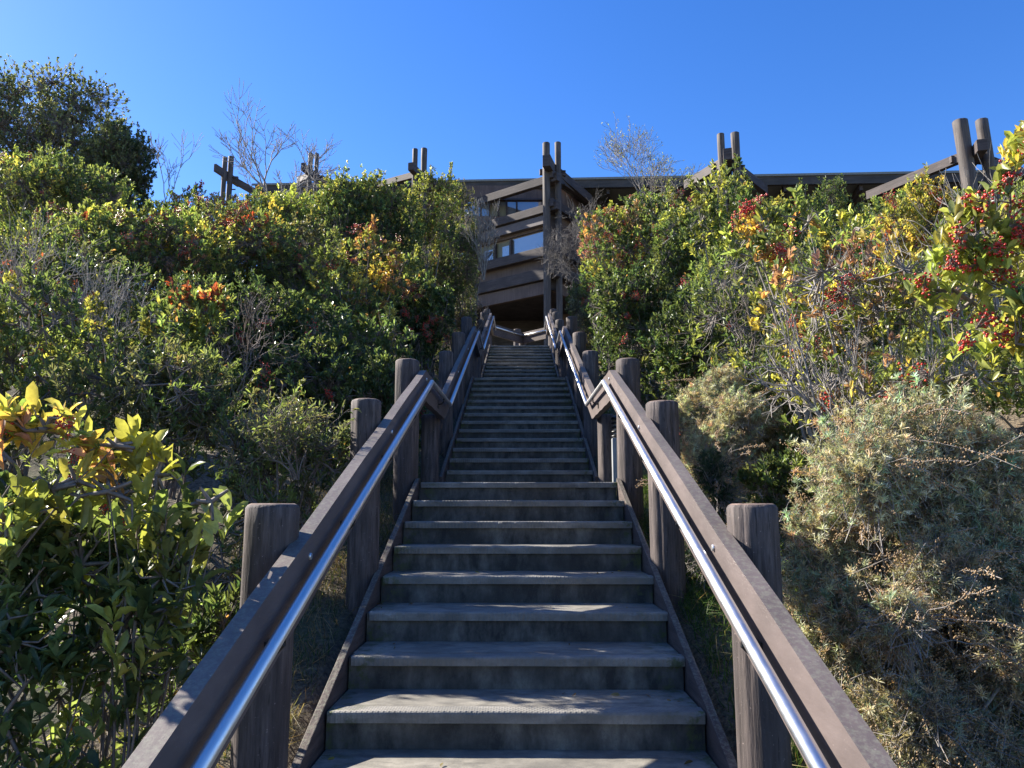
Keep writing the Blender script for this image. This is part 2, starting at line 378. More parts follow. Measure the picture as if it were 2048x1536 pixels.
for side, nm in ((-1, 'left'), (1, 'right')):
    near = 'mossy board' if side < 0 else 'sunlit brown board'
    railing(side, f'nearest {nm} hand railing, {near} on three log posts beside the lowest flight' if side < 0 else f'nearest {nm} hand railing, {near} on log posts in front of the grey sagebrush',
        [(0.55, P_(1.41)-0.32+TOP), (6.62, P_(6.49)+0.03+TOP), (8.32, P_(8.28)+0.02+TOP)],
        [(1.25, 1.0), (3.05 if side < 0 else 3.13, P_(3.08)+1.06), (4.87 if side < 0 else 4.98, P_(4.92)+1.05), (6.6, P_(6.6)+1.06)],
        [(0.55, P_(1.41)-0.32+HR), (6.58, P_(6.49)+0.03+HR), (8.30, P_(8.28)+0.02+HR)], [1.6, 2.6, 3.6, 4.6, 5.6, 6.45, 7.6], (8.35, P_(8.35)+0.72))
    railing(side, f'middle {nm} hand railing beside the second flight of steps, in shade',
        [(8.323, P_(8.28)+0.02+TOP), (13.80, P_(13.69)+0.03+TOP), (15.48, P_(15.44)+0.02+TOP)],
        [(9.95, P_(9.95)+1.14), (11.75, P_(11.75)+1.12), (13.7, P_(13.7)+1.12)],
        [(8.32, P_(8.28)+0.02+HR), (13.76, P_(13.69)+0.03+HR), (15.46, P_(15.44)+0.02+HR)], [9.0, 10.5, 12, 13.4, 15], (15.5, P_(15.5)+0.9))
    railing(side, f'farthest {nm} hand railing beside the top flight, below the building',
        [(15.483, P_(15.44)+0.02+TOP), (21.2, P_(21.05)+0.03+TOP), (22.9, P_(21.05)+0.04+TOP)],
        [(16.6, P_(16.6)+1.1), (18.2, P_(18.2)+1.1), (19.8, P_(19.8)+1.1), (21.3, P_(21.3)+1.1)],
        [(15.48, P_(15.44)+0.02+HR), (21.18, P_(21.05)+0.03+HR), (22.85, P_(21.05)+0.04+HR)], [16.4, 18, 19.6, 21, 22.4], (22.9, P_(22.9)+1.0))
# V-shaped rail closing off the top landing
root = empty('landing_railing', (0, 23.5, E+4.56), 'V-shaped wooden railing with steel handrail across the top landing', 'railing')
zt = E+4.56
for a, c in (((-0.82, 22.93), (0.07, 24.15)), ((0.09, 24.15), (0.82, 23.4))):
    b = MB(); b.beam((a[0], a[1], zt+1.06), (c[0], c[1], zt+1.06), 0.06, 0.36); b.build('rail_board', M_STRING, root)
    b = MB(); b.beam((a[0], a[1], zt+0.42), (c[0], c[1], zt+0.42), 0.05, 0.34); b.build('kick_board', M_STRING, root)
    d = Vector((c[1]-a[1], -(c[0]-a[0]), 0)).normalized()*0.08
    b = MB(); b.tube([(a[0]+d.x, a[1]+d.y, zt+0.95), (c[0]+d.x*.6, c[1]+d.y, zt+0.95)], 0.024, 10); b.build('handrail', M_STEEL, root, smooth=True)
for x, y, h in ((0.08, 24.28, 0.95), (-0.1, 25.3, 1.45)):
    log_mesh(x, y, zt-0.3, zt+h, 0.12, seed=int(y*9)).build('post', M_POST, root, smooth=True)

# bollard light on the first landing
bx, by = 1.03, 8.05; bz = gz(bx, by)-0.05; ht = E+0.98
root = empty('bollard_light', (bx, by, bz), 'grey bollard light with black louvred head behind the right landing rail', 'lamp')
b = MB(); b.box((bx-0.052, by-0.052, bz), (bx+0.052, by+0.052, ht-0.24)); b.build('pillar', M_GREY, root, bevel=0.006)
b = MB(); b.tube([(bx, by, ht-0.24), (bx, by, ht-0.03)], 0.032, 14); b.build('lamp_core', M_GREY, root, smooth=True)
for k in range(4):
    b = MB(); z = ht-0.225+k*0.045; b.tube([(bx, by, z), (bx, by, z+0.012), (bx, by, z+0.022)], [0.058, 0.055, 0.04], 18); b.build('louvre', M_BLACK, root, smooth=True)
b = MB(); b.tube([(bx, by, ht-0.045), (bx, by, ht-0.025), (bx, by, ht-0.008), (bx, by, ht)], [0.058, 0.055, 0.038, 0.012], 18); b.build('cap', M_BLACK, root, smooth=True)

# ------------------------------------------------------------------ building
bld = empty('hilltop_building', at(1092, 700, 30), 'dark brown timber building with wide eave, window bands and paired log poles on the hilltop', 'building')
def at2(px, py, D): p = at(px, py, D); return p
eL, eR = at(512, 372, 33.0), at(2260, 341, 26.0)
def on_eave(t_, dy=0, dz=0): p = eL.lerp(eR, t_); return Vector((p.x+0.16*dy, p.y+dy, p.z+dz))
b = MB(); b.beam(on_eave(0), on_eave(1), 0.16, 0.36); b.build('fascia', M_FASCIA, bld)
b = MB(); b.beam(on_eave(-0.004, -0.1, 0.07), on_eave(1.004, -0.1, 0.07), 0.05, 0.09); b.build('roof_flashing', M_ROOF, bld)
r_ = MB(); P4 = [on_eave(0, .09, 0.02), on_eave(1, .09, 0.02), on_eave(1, 12, 0.05), on_eave(0, 12, 0.05)]
r_.add([q+Vector((0,0,-.25)) for q in P4]+P4, [(3,2,1,0),(4,5,6,7),(0,1,5,4),(1,2,6,5),(2,3,7,6),(3,0,4,7)]); r_.build('roof', M_ROOF, bld)
# wall set back under the eave, full height, left and right of the prow
for ta, tb in ((0.0, 0.26), (0.385, 1.0)):
    b = MB(); b.beam(on_eave(ta, 2.2, -0.24), on_eave(tb, 2.2, -0.24), 0.3, 9.5); b.build('wall', M_WALL, bld)
for t_ in np.linspace(0.42, 0.98, 15):
    b = MB(); b.beam(on_eave(t_, 0.1, -0.26), on_eave(t_, 2.04, -0.26), 0.12, 0.3); b.build('rafter', M_BEAM, bld)
for t_ in np.linspace(0.02, 0.25, 6):
    b = MB(); b.beam(on_eave(t_, 0.1, -0.26), on_eave(t_, 2.04, -0.26), 0.12, 0.3); b.build('rafter', M_BEAM, bld)
# prow bay
PD = 28.0
def prow_dirs():
    return Vector((-math.sin(rad(53)), math.cos(rad(53)), 0)), Vector((math.sin(rad(32)), math.cos(rad(32)), 0))
dL, dR = prow_dirs(); nL = Vector((-dL.y, dL.x, 0)); nL = nL if nL.y < 0 else -nL; nR = Vector((dR.y, -dR.x, 0))
c0 = at(1104, 500, PD); c0.z = 0
def zpx(py): return at(1090, py, PD).z
corner = c0 + Vector((0, 0.45, 0))
LL, LR = 7.5, 5.5
def lv(p, z): return Vector((p.x, p.y, z))
beams = [(348, 364), (405, 421), (489, 508), (532, 555)]
for ytop, ybot in beams:
    z1, z0 = zpx(ytop), zpx(ybot)
    b = MB(); b.beam(lv(corner-dL*0.55+nL*0.28, z1), lv(corner+dL*(LL if ytop > 360 else 4.8)+nL*0.28, z1), 0.22, z1-z0); b.build('beam', M_BEAM, bld, bevel=0.015)
    b = MB(); b.beam(lv(corner-dR*0.75-nR*0.10+Vector((0.42,0,0)), z1+0.12), lv(corner+dR*LR+nR*0.28+Vector((0.25,0,0)), z1+0.12), 0.22, z1-z0); b.build('beam', M_BEAM, bld, bevel=0.015)
# walls between the beams (panels), wall plane at n*0
def panel(za, zb, material, name='wall', off=0.0, s0=0.12, s1=LL, d=dL, n=nL, th=0.12, parent=bld):
    b = MB(); b.beam(lv(corner+d*s0+n*off, zb), lv(corner+d*s1+n*off, zb), th, zb-za); return b.build(name, material, parent)
Z = zpx
panel(Z(447), Z(425), M_WALL)                   # spandrel
b = MB(); b.beam(lv(corner+dL*0.1+nL*0.2, Z(424)), lv(corner+dL*LL+nL*0.2, Z(424)), 0.18, 0.34); b.build('sill_board', M_BOARD, bld)
panel(Z(560), Z(503), M_WALL)                   # panel below the lower windows
b = MB(); b.beam(lv(corner+dL*0.1+nL*0.16, Z(557)), lv(corner+dL*LL+nL*0.16, Z(557)), 0.2, 0.5); b.build('skirt_board', M_WALL, bld)
panel(Z(575), Z(356), M_WALL, d=dR, n=nR, s1=LR)
b = MB(); zc0, zc1 = Z(575), Z(356); b.beam((corner.x-0.3, corner.y+0.12, zc1-0.02), (corner.x+0.3, corner.y+0.12, zc1-0.02), 0.3, zc1-zc0-0.05); b.build('corner_post', M_BEAM, bld)
# window bands
def window_band(ya, yb, spans):
    za, zb = Z(yb), Z(ya)
    wf = MB()
    for s in sorted({q for sp in spans for q in sp[:2]}):
        wf.beam(lv(corner+dL*(s-0.04)+nL*0.03, zb), lv(corner+dL*(s+0.04)+nL*0.03, zb), 0.12, zb-za)
    fr = wf.build('window', M_BEAM, bld)
    for s0, s1, kind in spans:
        a, c = s0+0.042, s1-0.042
        if kind == 'g':
            panel(za, zb, M_GLASS, 'pane', -0.04, a, c, th=0.03, parent=fr)
        else:
            panel(za, zb, M_BLIND, 'blind', -0.05, a, c, th=0.04, parent=fr)
            if kind == 'm': # olive panel with an opening that mirrors the sky
                h = zb-za; panel(za+h*0.18, zb-h*0.2, M_GLASS, 'pane', -0.02, a+(c-a)*0.12, a+(c-a)*0.6, th=0.03, parent=fr)
window_band(450, 500, [(0.15, 1.95, 'g'), (1.95, 2.75, 'm'), (2.75, 3.9, 'm'), (3.9, 4.9, 'g'), (4.9, 6.0, 'm'), (6.0, 7.4, 'g')])
# upper storey: a frontal wall with windows, set back behind the beams
UD = 30.4
def upper(px0, px1, y0, y1, m_, name, off, parent, th=0.1):
    a, c = at(px0, y0, UD), at(px1, y0, UD); zb = at((px0+px1)/2, y1, UD).z
    b = MB(); b.beam((a.x, a.y-off, a.z), (c.x, c.y-off, a.z), th, a.z-zb); return b.build(name, m_, parent)
upper(930, 1100, 372, 400.5, M_WALL, 'wall', 0, bld); upper(930, 1100, 433, 452, M_WALL, 'wall', 0, bld)
wfr = upper(930, 1100, 399.5, 402.5, M_BEAM, 'window', 0.06, bld, 0.16)
for xm in (962, 979, 997, 1013.5, 1033.5, 1085): upper(xm-1.6, xm+1.6, 402.8, 432.8, M_BEAM, 'mullion', 0.04, wfr)
for x0, x1, gl in ((931, 960, 1), (964, 977.5, 1), (981, 995.5, 0), (998.6, 1011.9, 0), (1015.2, 1031.8, 1), (1035.2, 1083.3, 1), (1086.8, 1099, 1)):
    upper(x0, x1, 402.8, 432.8, M_GLASS if gl else M_BLIND, 'pane' if gl else 'blind', 0.0, wfr, 0.05)
# floor slab and undercroft
b = MB(); tri = [corner+dL*0.2, corner+dL*LL, corner+dL*LL+Vector((0, 4, 0)), corner+dR*LR+Vector((0, 4, 0)), corner+dR*LR]
n_ = len(tri); lo = [lv(q, Z(572)) for q in tri]; hi = [lv(q, Z(566)) for q in tri]
b.add(lo+hi, [tuple(range(n_))[::-1], tuple(range(n_, 2*n_))]+[(k, (k+1) % n_, n_+(k+1) % n_, n_+k) for k in range(n_)]); b.build('floor_slab', M_BEAM, bld)
b = MB(); q0 = at(820, 700, 34); q1 = at(1300, 700, 33); b.beam(lv(q0, Z(570)), lv(q1, Z(570)), 0.3, 6); b.build('wall', M_BEAM, bld)
# the paired poles
def pole_pair(xa, xb, wa, wb, ytop_a, ytop_b, D, ybeam, label, left, right, lean=0.0):
    pa, pb = at(xa, ytop_a, D), at(xb, ytop_b, D+0.25)
    root = empty('log_pole_pair', (pa.x, pa.y, gz(pa.x, pa.y)), label, 'log poles', 'paired log poles along the building front')
    for k, (p, wd) in enumerate(((pa, wa), (pb, wb))):
        z0 = gz(p.x, p.y)-0.3
        log_mesh(p.x-lean*(p.z-z0), p.y, z0, p.z, pxm(wd, D)/2, (lean, 0), seed=int(xa+k), cham=0.02, rings=20).build('pole', M_LOG, root, smooth=True)
    zb = at(xa, ybeam, D).z; hb = pxm(16, D) if D > 29.5 else pxm(24, D); mid = (pa+pb)/2; mid.x -= lean*1.5
    b = MB(); b.beam((mid.x-0.25, mid.y-0.75, zb), (mid.x+0.18, mid.y+0.9, zb), min(0.3, abs(pb.x-pa.x)*0.7), hb); b.build('beam_end', M_BEAM, root, bevel=0.01)
    b = MB(); b.beam((pa.x-0.25, pa.y+0.32, zb-hb*0.35), (pb.x+0.3, pb.y+0.2, zb-hb*0.35), 0.12, 0.22); b.build('cross_tie', M_BEAM, root)
    for dz in (0.25, 0.8):
        b = MB(); y_ = pb.y
        b.tube([(pb.x, y_, zb-dz), (pb.x+pxm(wb, D)/2+0.16, y_, zb-dz)], 0.03, 8); b.build('bolt', M_BLACK, root)
    for (tx, ty, tD), src in ((left, pa), (right, pb)) if left and right else (((left, pa),) if left else ((right, pb),) if right else ()):
        e = at(tx, ty, tD); b = MB(); b.beam((src.x-lean*1.5, src.y+0.1, zb-0.1), (e.x, e.y, e.z), 0.2, hb*0.8); b.build('roof_beam', M_BEAM, root)
pole_pair(450.5, 462.5, 9.3, 11, 314, 313, 32, 340, 'farthest left pair of short log poles left of the bare tree', None, (520, 384, 33.0))
pole_pair(621.5, 634, 9, 8.5, 307, 307, 31, 338, 'second pair of log poles from the left, behind the bare tree', (598, 356, 32.3), (668, 362, 32.2))
pole_pair(830.5, 848.5, 11, 12.5, 298, 297, 30, 338, 'pair of log poles rising behind the rounded green shrub', (752, 366, 31.8), (905, 378, 31.5))
pole_pair(1092.3, 1115.5, 15, 12.8, 286, 285, PD, 324, 'tallest pair of log poles in front of the central windows', None, (1180, 392, 30.0))
pole_pair(1441, 1469.5, 14.5, 17, 268, 266, 26, 312, 'pair of log poles above the bright green toyon on the right', (1372, 362, 28.6), (1530, 372, 28), 0.0)
pole_pair(1920, 1963, 29, 24, 242, 240, 23.5, 296, 'rightmost thick pair of leaning log poles above the berry bushes', (1735, 384, 26.6), (2080, 352, 26), -0.045)

# ------------------------------------------------------------------ plants
def unit(a): return a/np.maximum(np.linalg.norm(a, axis=1, keepdims=True), 1e-9)
LEAF_LO = (np.array([[0,0,0],[.35,.42,.09],[.72,.46,.08],[1,0,-.05],[.72,-.46,.08],[.35,-.42,.09]]), [(0,3,2,1),(0,5,4,3)])
LEAF_HI = (np.array([[0,0,0],[.22,.27,.05],[.5,.47,.09],[.8,.40,.03],[1,0,-.10],[.8,-.40,.03],[.5,-.47,.09],[.22,-.27,.05],[.33,0,.0],[.66,0,-.01]]),
           [(0,8,1,1),(8,2,1,1),(8,9,3,2),(9,4,3,3),(0,7,8,8),(7,6,8,8),(8,6,5,9),(9,5,4,4)])
NEEDLE = (np.array([[0,-.5,0],[0,.5,0],[.6,.4,.05],[1,0,.0]]), [(0,1,2,3)])
def leaves(base, d, L, Wd, cols, tmpl, curl=1.0, rng=RNG):
    """base (n,3), d (n,3) unit leaf directions, L, Wd (n,) sizes, cols (n,3)"""
    n = len(base)
    up = np.tile([0, 0, 1.0], (n, 1)) + rng.normal(0, .55, (n, 3))
    w_ = unit(np.cross(up, d)); nn = np.cross(d, w_)
    T, F = tmpl; T = T.copy()
    V = base[:, None, :] + T[None, :, 0:1]*L[:, None, None]*d[:, None, :] + T[None, :, 1:2]*Wd[:, None, None]*w_[:, None, :] \
        + curl*T[None, :, 2:3]*L[:, None, None]*nn[:, None, :]*rng.uniform(.2, 2.2, (n, 1, 1))
    k = len(T)
    return V.reshape(-1, 3), F, k, np.repeat(cols, k, 0)
def tess(F, n, k):
    """faces (mixed quads / degenerate tris) -> triangles"""
    tr = []
    for f in F:
        if f[2] == f[3]: tr.append((f[0], f[1], f[2]))
        else: tr += [(f[0], f[1], f[2]), (f[0], f[2], f[3])]
    tr = np.array(tr); off = (np.arange(n)*k)[:, None, None]
    return (tr[None]+off).reshape(-1, 3)
def segs(P0, P1, r0, r1, sides=4):
    P0 = np.asarray(P0, float); P1 = np.asarray(P1, float); r0 = np.asarray(r0, float); r1 = np.asarray(r1, float)
    d = unit(P1-P0); ref = np.where(np.abs(d[:, 2:3]) > .9, np.array([[1., 0, 0]]), np.array([[0, 0, 1.]]))
    u = unit(np.cross(d, ref)); v = np.cross(d, u); n = len(P0)
    a = 2*np.pi*np.arange(sides)/sides; ring = np.cos(a)[None, :, None]*u[:, None]+np.sin(a)[None, :, None]*v[:, None]
    V = np.concatenate([P0[:, None]+ring*r0[:, None, None], P1[:, None]+ring*r1[:, None, None]], 1).reshape(-1, 3)
    k = np.arange(sides); f = np.stack([k, (k+1) % sides, (k+1) % sides+sides, k+sides], 1)
    F = (f[None]+(np.arange(n)*2*sides)[:, None, None]).reshape(-1, 4)
    return V, F
def pick(pal, n, rng, jit=0.18):
    wts = np.array([q[0] for q in pal], float); C = np.array([q[1] for q in pal], float)
    idx = rng.choice(len(pal), n, p=wts/wts.sum())
    c = C[idx]*rng.lognormal(0, jit, (n, 1)); c[:, 0] *= rng.lognormal(0, jit*.6, n); return np.clip(c, 0.005, 0.85)
G1, G2, G3 = (.080, .118, .050), (.125, .172, .066), (.20, .245, .085)
YG, YE, OR, RD, PK = (.35, .37, .10), (.54, .45, .12), (.46, .27, .12), (.36, .09, .05), (.40, .23, .17)
OLV, GY = (.155, .165, .09), (.24, .26, .18)
def berry_mesh(n, rb, R, lod, seed):
    rg = np.random.default_rng(seed)
    if lod == 0: T = np.array([[1,0,0],[-1,0,0],[0,1,0],[0,-1,0],[0,0,1],[0,0,-1]], float); F = [(0,2,4),(2,1,4),(1,3,4),(3,0,4),(2,0,5),(1,2,5),(3,1,5),(0,3,5)]
    else:
        import bmesh
        bm = bmesh.new(); bmesh.ops.create_icosphere(bm, subdivisions=2, radius=1); bm.verts.ensure_lookup_table()
        T = np.array([v.co[:] for v in bm.verts]); F = [tuple(v.index for v in f.verts) for f in bm.faces]; bm.free()
    c = unit(rg.normal(0, 1, (n, 3)))*R*rg.uniform(.25, 1.15, (n, 1)); c *= np.array([1.15, .9, .8]); c += .35*R*np.sin(c[:, [1, 2, 0]]*38+seed)
    V = (c[:, None]+T[None]*rb*rg.uniform(.75, 1.15, (n, 1, 1))).reshape(-1, 3)
    Fa = (np.array(F)[None]+(np.arange(n)*len(T))[:, None, None]).reshape(-1, 3)
    st = np.tile([0, 0, -R*.7], (n, 1)); md = c*.45+np.array([0, 0, -R*.25])
    Vs, Fs = segs(np.concatenate([st, md]), np.concatenate([md, c]), np.full(2*n, .0014), np.full(2*n, .001), 3)
    Fs = np.concatenate([Fs[:, [0, 1, 2]], Fs[:, [0, 2, 3]]])+len(V)
    me = npmesh('berry_cluster', np.concatenate([V, Vs]), np.concatenate([Fa, Fs]), M_BERRY, smooth=True); me.materials.append(M_BARK)
    mi = np.zeros(len(Fa)+len(Fs), np.int32); mi[len(Fa):] = 1; me.polygons.foreach_set('material_index', mi)
    return me
BERRY_NEAR = [berry_mesh(n, .0068, R, 1, 50+n) for n, R in ((26, .046), (36, .056), (46, .066))]
BERRY_FAR = [berry_mesh(n, .0078, R, 0, 90+n) for n, R in ((22, .055), (32, .07), (44, .09))]

def shrub(name, label, cat, px, ytop, D, wpx, pal, leaf=(.075, .026), nleaf=9, dens=1.0, seed=1, ybot=None, tmpl=LEAF_LO, M=M_LEAF,
          twig=M_BARK, berries=0, near=False, depth=0.8, blobs=11, group=None, tipcol=None, sprigs=12, tw=0.0025, bare=0.0, upright=0.6, curl=1.0, base_px=None, stem=1.0, bscale=1.0):
    """a leafy shrub: stems from the base to clump centres, twigs out to tips, a whorl of leaves at every tip"""
    rng = np.random.default_rng(seed)
    top = at(px, ytop, D); bx_, by_ = top.x, top.y; b0 = gz(bx_, by_)
    Rx = pxm(wpx, D)/2; Ry = max(Rx*depth, .3); H = max(top.z-b0, .4)
    zlow = b0 if ybot is None else max(b0, at(px, ybot, D).z)
    root = empty(name, (bx_, by_, b0-0.05), label, cat, group); O = np.array([bx_, by_, b0-0.05])
    Hc = top.z-zlow; cz = zlow + Hc*.5
    # clumps inside the crown envelope
    C = []; R = []
    for k in range(blobs):
        a = rng.uniform(0, 2*np.pi); rr = math.sqrt(rng.uniform(0, 1))*.68; zz = rng.uniform(-.72, .62)
        sh = math.sqrt(max(.12, 1-zz*zz*.8))
        C.append((bx_+Rx*rr*math.cos(a)*sh, by_+Ry*rr*math.sin(a)*sh, cz+zz*Hc/2)); R.append(rng.uniform(.34, .5))
    for k, fx in enumerate((0, -.5, .5)[:min(3, blobs)]):
        C[k] = (bx_+(fx+rng.uniform(-.1, .1))*Rx, by_+rng.uniform(-.2, .2)*Ry, top.z-(.32+abs(fx)*rng.uniform(.2, .7))*Hc/2); R[k] = rng.uniform(.32, .42)
    C = np.array(C); R = np.array(R)
    rad3 = np.array([Rx, Ry, Hc/2])
    area = 4*np.pi*((Rx*Ry)**1.6/3+2*(Rx*Hc/2)**1.6/3)**(1/1.6)
    ntip = int(min(9000, max(50, dens*1.3*area/(leaf[0]**2*1.5))))
    ci = rng.choice(blobs, ntip, p=R**2/np.sum(R**2)); dv = unit(rng.normal(0, 1, (ntip, 3))+np.array([0, -.12, .28]))
    rr = rng.uniform(.45, 1.0, (ntip, 1))**.6*(1+rng.normal(0, .08, (ntip, 1)))
    tips = C[ci] + dv*rr*R[ci][:, None]*rad3*1.05
    # stray sprigs poking out of the outline
    nsp = sprigs*2; per = 5; ns = min(nsp*per, ntip//3); nsp = ns//per; ns = nsp*per
    if nsp:
        kk = rng.integers(0, blobs, nsp); hi = np.argsort(-(C[:, 2]+R*Hc/2))[:max(3, blobs//2)]; kk = np.where(rng.random(nsp) < .6, rng.choice(hi, nsp), kk)
        sd_ = unit(rng.normal(0, .8, (nsp, 3))+np.array([0, -.1, .75])); edge = C[kk]+sd_*rad3*R[kk][:, None]; ln = rng.uniform(.06, .24, (nsp, 1))*min(1.0, float(np.mean(rad3)))
        sdir = unit(sd_*np.array([.5, .5, .4])+np.array([0, 0, .8])); fr = np.tile(np.linspace(0, 1, per), nsp)[:, None]
        tips[:ns] = np.repeat(edge, per, 0)+np.repeat(sdir*ln, per, 0)*fr+rng.normal(0, .012, (ns, 3)); ci[:ns] = np.repeat(kk, per)
    tips[:, 2] = np.maximum(tips[:, 2], ground(tips[:, 0], tips[:, 1])+.03)
    ok = np.abs(tips[:, 0]) > 1.04 if D < 26 else np.ones(ntip, bool)
    tips = tips[ok]; ci = ci[ok]; ntip = len(tips)
    tip_dir = unit((tips-C[ci])/rad3*.5+np.array([0, 0, upright])+rng.normal(0, .3, (ntip, 3)))
    # stems
    P0, P1, r0, r1 = [], [], [], []
    nb = min(5, blobs)
    bx0, by0 = (bx_, by_) if base_px is None else (at(base_px, ytop, D).x, at(base_px, ytop, D).y)
    bases = np.array([bx0, by0, 0])+np.c_[rng.normal(0, .12, (nb, 2)), np.zeros(nb)]*min(1, Rx)
    for k in range(blobs):
        bs = bases[k % nb].copy(); bs[2] = gz(bs[0], bs[1])-.05; prev = bs; n_ = 5; r_b = (.006+.006*min(H, 4))*stem
        ctl = np.array([bs[0]*.6+C[k][0]*.4, bs[1]*.6+C[k][1]*.4, bs[2]+.62*(C[k][2]-bs[2])])
        for q in range(1, n_+1):
            s = q/n_; p_ = (1-s)**2*bs+2*s*(1-s)*ctl+s*s*C[k]+(rng.normal(0, .03, 3)*Rx if q < n_ else 0)
            P0.append(prev); P1.append(p_); r0.append(r_b*(1-.75*(q-1)/n_)); r1.append(r_b*(1-.75*q/n_)); prev = p_
    # sub limbs: each tip hangs on one of a few limb ends of its clump
    nl = 7; limb = C[:, None]+unit(rng.normal(0, 1, (blobs*nl, 3))+np.array([0, 0, .3])).reshape(blobs, nl, 3)*R[:, None, None]*rad3*.55
    LP0 = np.repeat(C, nl, 0); LP1 = limb.reshape(-1, 3)
    li = np.argmin(((tips[:, None]-limb[ci])**2).sum(2), 1); lp = limb[ci, li]
    mid = lp*.45+tips*.55-tip_dir*np.linalg.norm(tips-lp, axis=1, keepdims=True)*.22
    P0 = np.concatenate([np.array(P0), LP0, lp, mid]); P1 = np.concatenate([np.array(P1), LP1, mid, tips])
    r0 = np.concatenate([r0, np.full(len(LP0), tw*3.2), np.full(ntip, tw*1.7), np.full(ntip, tw)])
    r1 = np.concatenate([r1, np.full(len(LP0), tw*1.8), np.full(ntip, tw), np.full(ntip, tw*.7)])
    Vs, Fs = segs(P0-O, P1-O, r0, r1, 4 if D < 6 else 3)
    link('branches', npmesh('branches', Vs, Fs, twig), root)
    # foliage
    kp = rng.random(ntip) > bare; lt = tips[kp]; td = tip_dir[kp]; m_ = len(lt)
    limbc = pick(pal, blobs*nl, rng, .12)[(ci*nl+li)[kp]]; tipc = limbc*rng.lognormal(0, .16, (m_, 1))
    own = rng.random(m_) < .22; tipc[own] = pick(pal[:2], int(own.sum()), rng)
    if tipcol: # tips above a set height carry their own kinds of leaf colour
        sel = (lt[:, 2]-zlow)/Hc+rng.normal(0, .1, m_) > tipcol[0]; tipc[sel] = pick(tipcol[1], int(sel.sum()), rng)
    n = m_*nleaf; ti = np.repeat(np.arange(m_), nleaf); back = rng.uniform(0, leaf[0]*1.3, (n, 1)); ax = td[ti]
    side = unit(np.cross(ax, rng.normal(0, 1, (n, 3)))); spread = rng.uniform(.35, 1.25, (n, 1))
    ld = unit(ax+side*spread*1.1+np.array([0, 0, .1])); bs = lt[ti]-ax*back
    Ls = leaf[0]*rng.uniform(.6, 1.15, n); Ws = Ls*(leaf[1]/leaf[0])*rng.uniform(.85, 1.15, n)
    cols = tipc[ti]*rng.lognormal(0, .16, (n, 1)); odd = rng.random(n) < .012; cols[odd] = pick([(1, YE), (1, OR), (1, (.2, .13, .06))], int(odd.sum()), rng)
    Vl, F, k, cl = leaves(bs-O, ld, Ls, Ws, np.clip(cols, .004, .85), tmpl, curl, rng)
    link('foliage', npmesh('foliage', Vl, tess(F, n, k), M, cl, smooth=near), root)
    # berries
    if berries:
        xz = (tips-np.array([bx_, by_, cz]))/rad3; xz = xz[:, [0, 2]]; npatch = berries if near else max(2, berries//5)
        vis = np.where((xz[:, 1] > -.75))[0]; cen = [xz[rng.choice(vis)]+rng.normal(0, .05, 2)]
        while len(cen) < npatch:                       # spread the patches over the crown
            cd = xz[rng.choice(vis, 6)]; dd = np.min([np.linalg.norm(cd-c_, axis=1) for c_ in cen], 0); cen.append(cd[np.argmax(dd)])
        for q in range(berries):
            c_ = cen[q % npatch]+rng.normal(0, .0 if near else .13, 2); dd = np.linalg.norm(xz-c_, axis=1); cand = np.where(dd < max(.12, dd.min()*1.2))[0]
            p_ = tips[cand[np.argsort(tips[cand, 1])[min(len(cand)-1, rng.integers(0, 3))]]]
            o = link('berry_cluster', (BERRY_NEAR if near else BERRY_FAR)[q % 3], root)
            o.location = (p_-O+np.array([0, -.04, -.02])).tolist(); o.rotation_euler = rng.uniform(0, 6.28, 3).tolist(); s_ = rng.uniform(.75, 1.25)*bscale; o.scale = (s_, s_, s_)
    return root

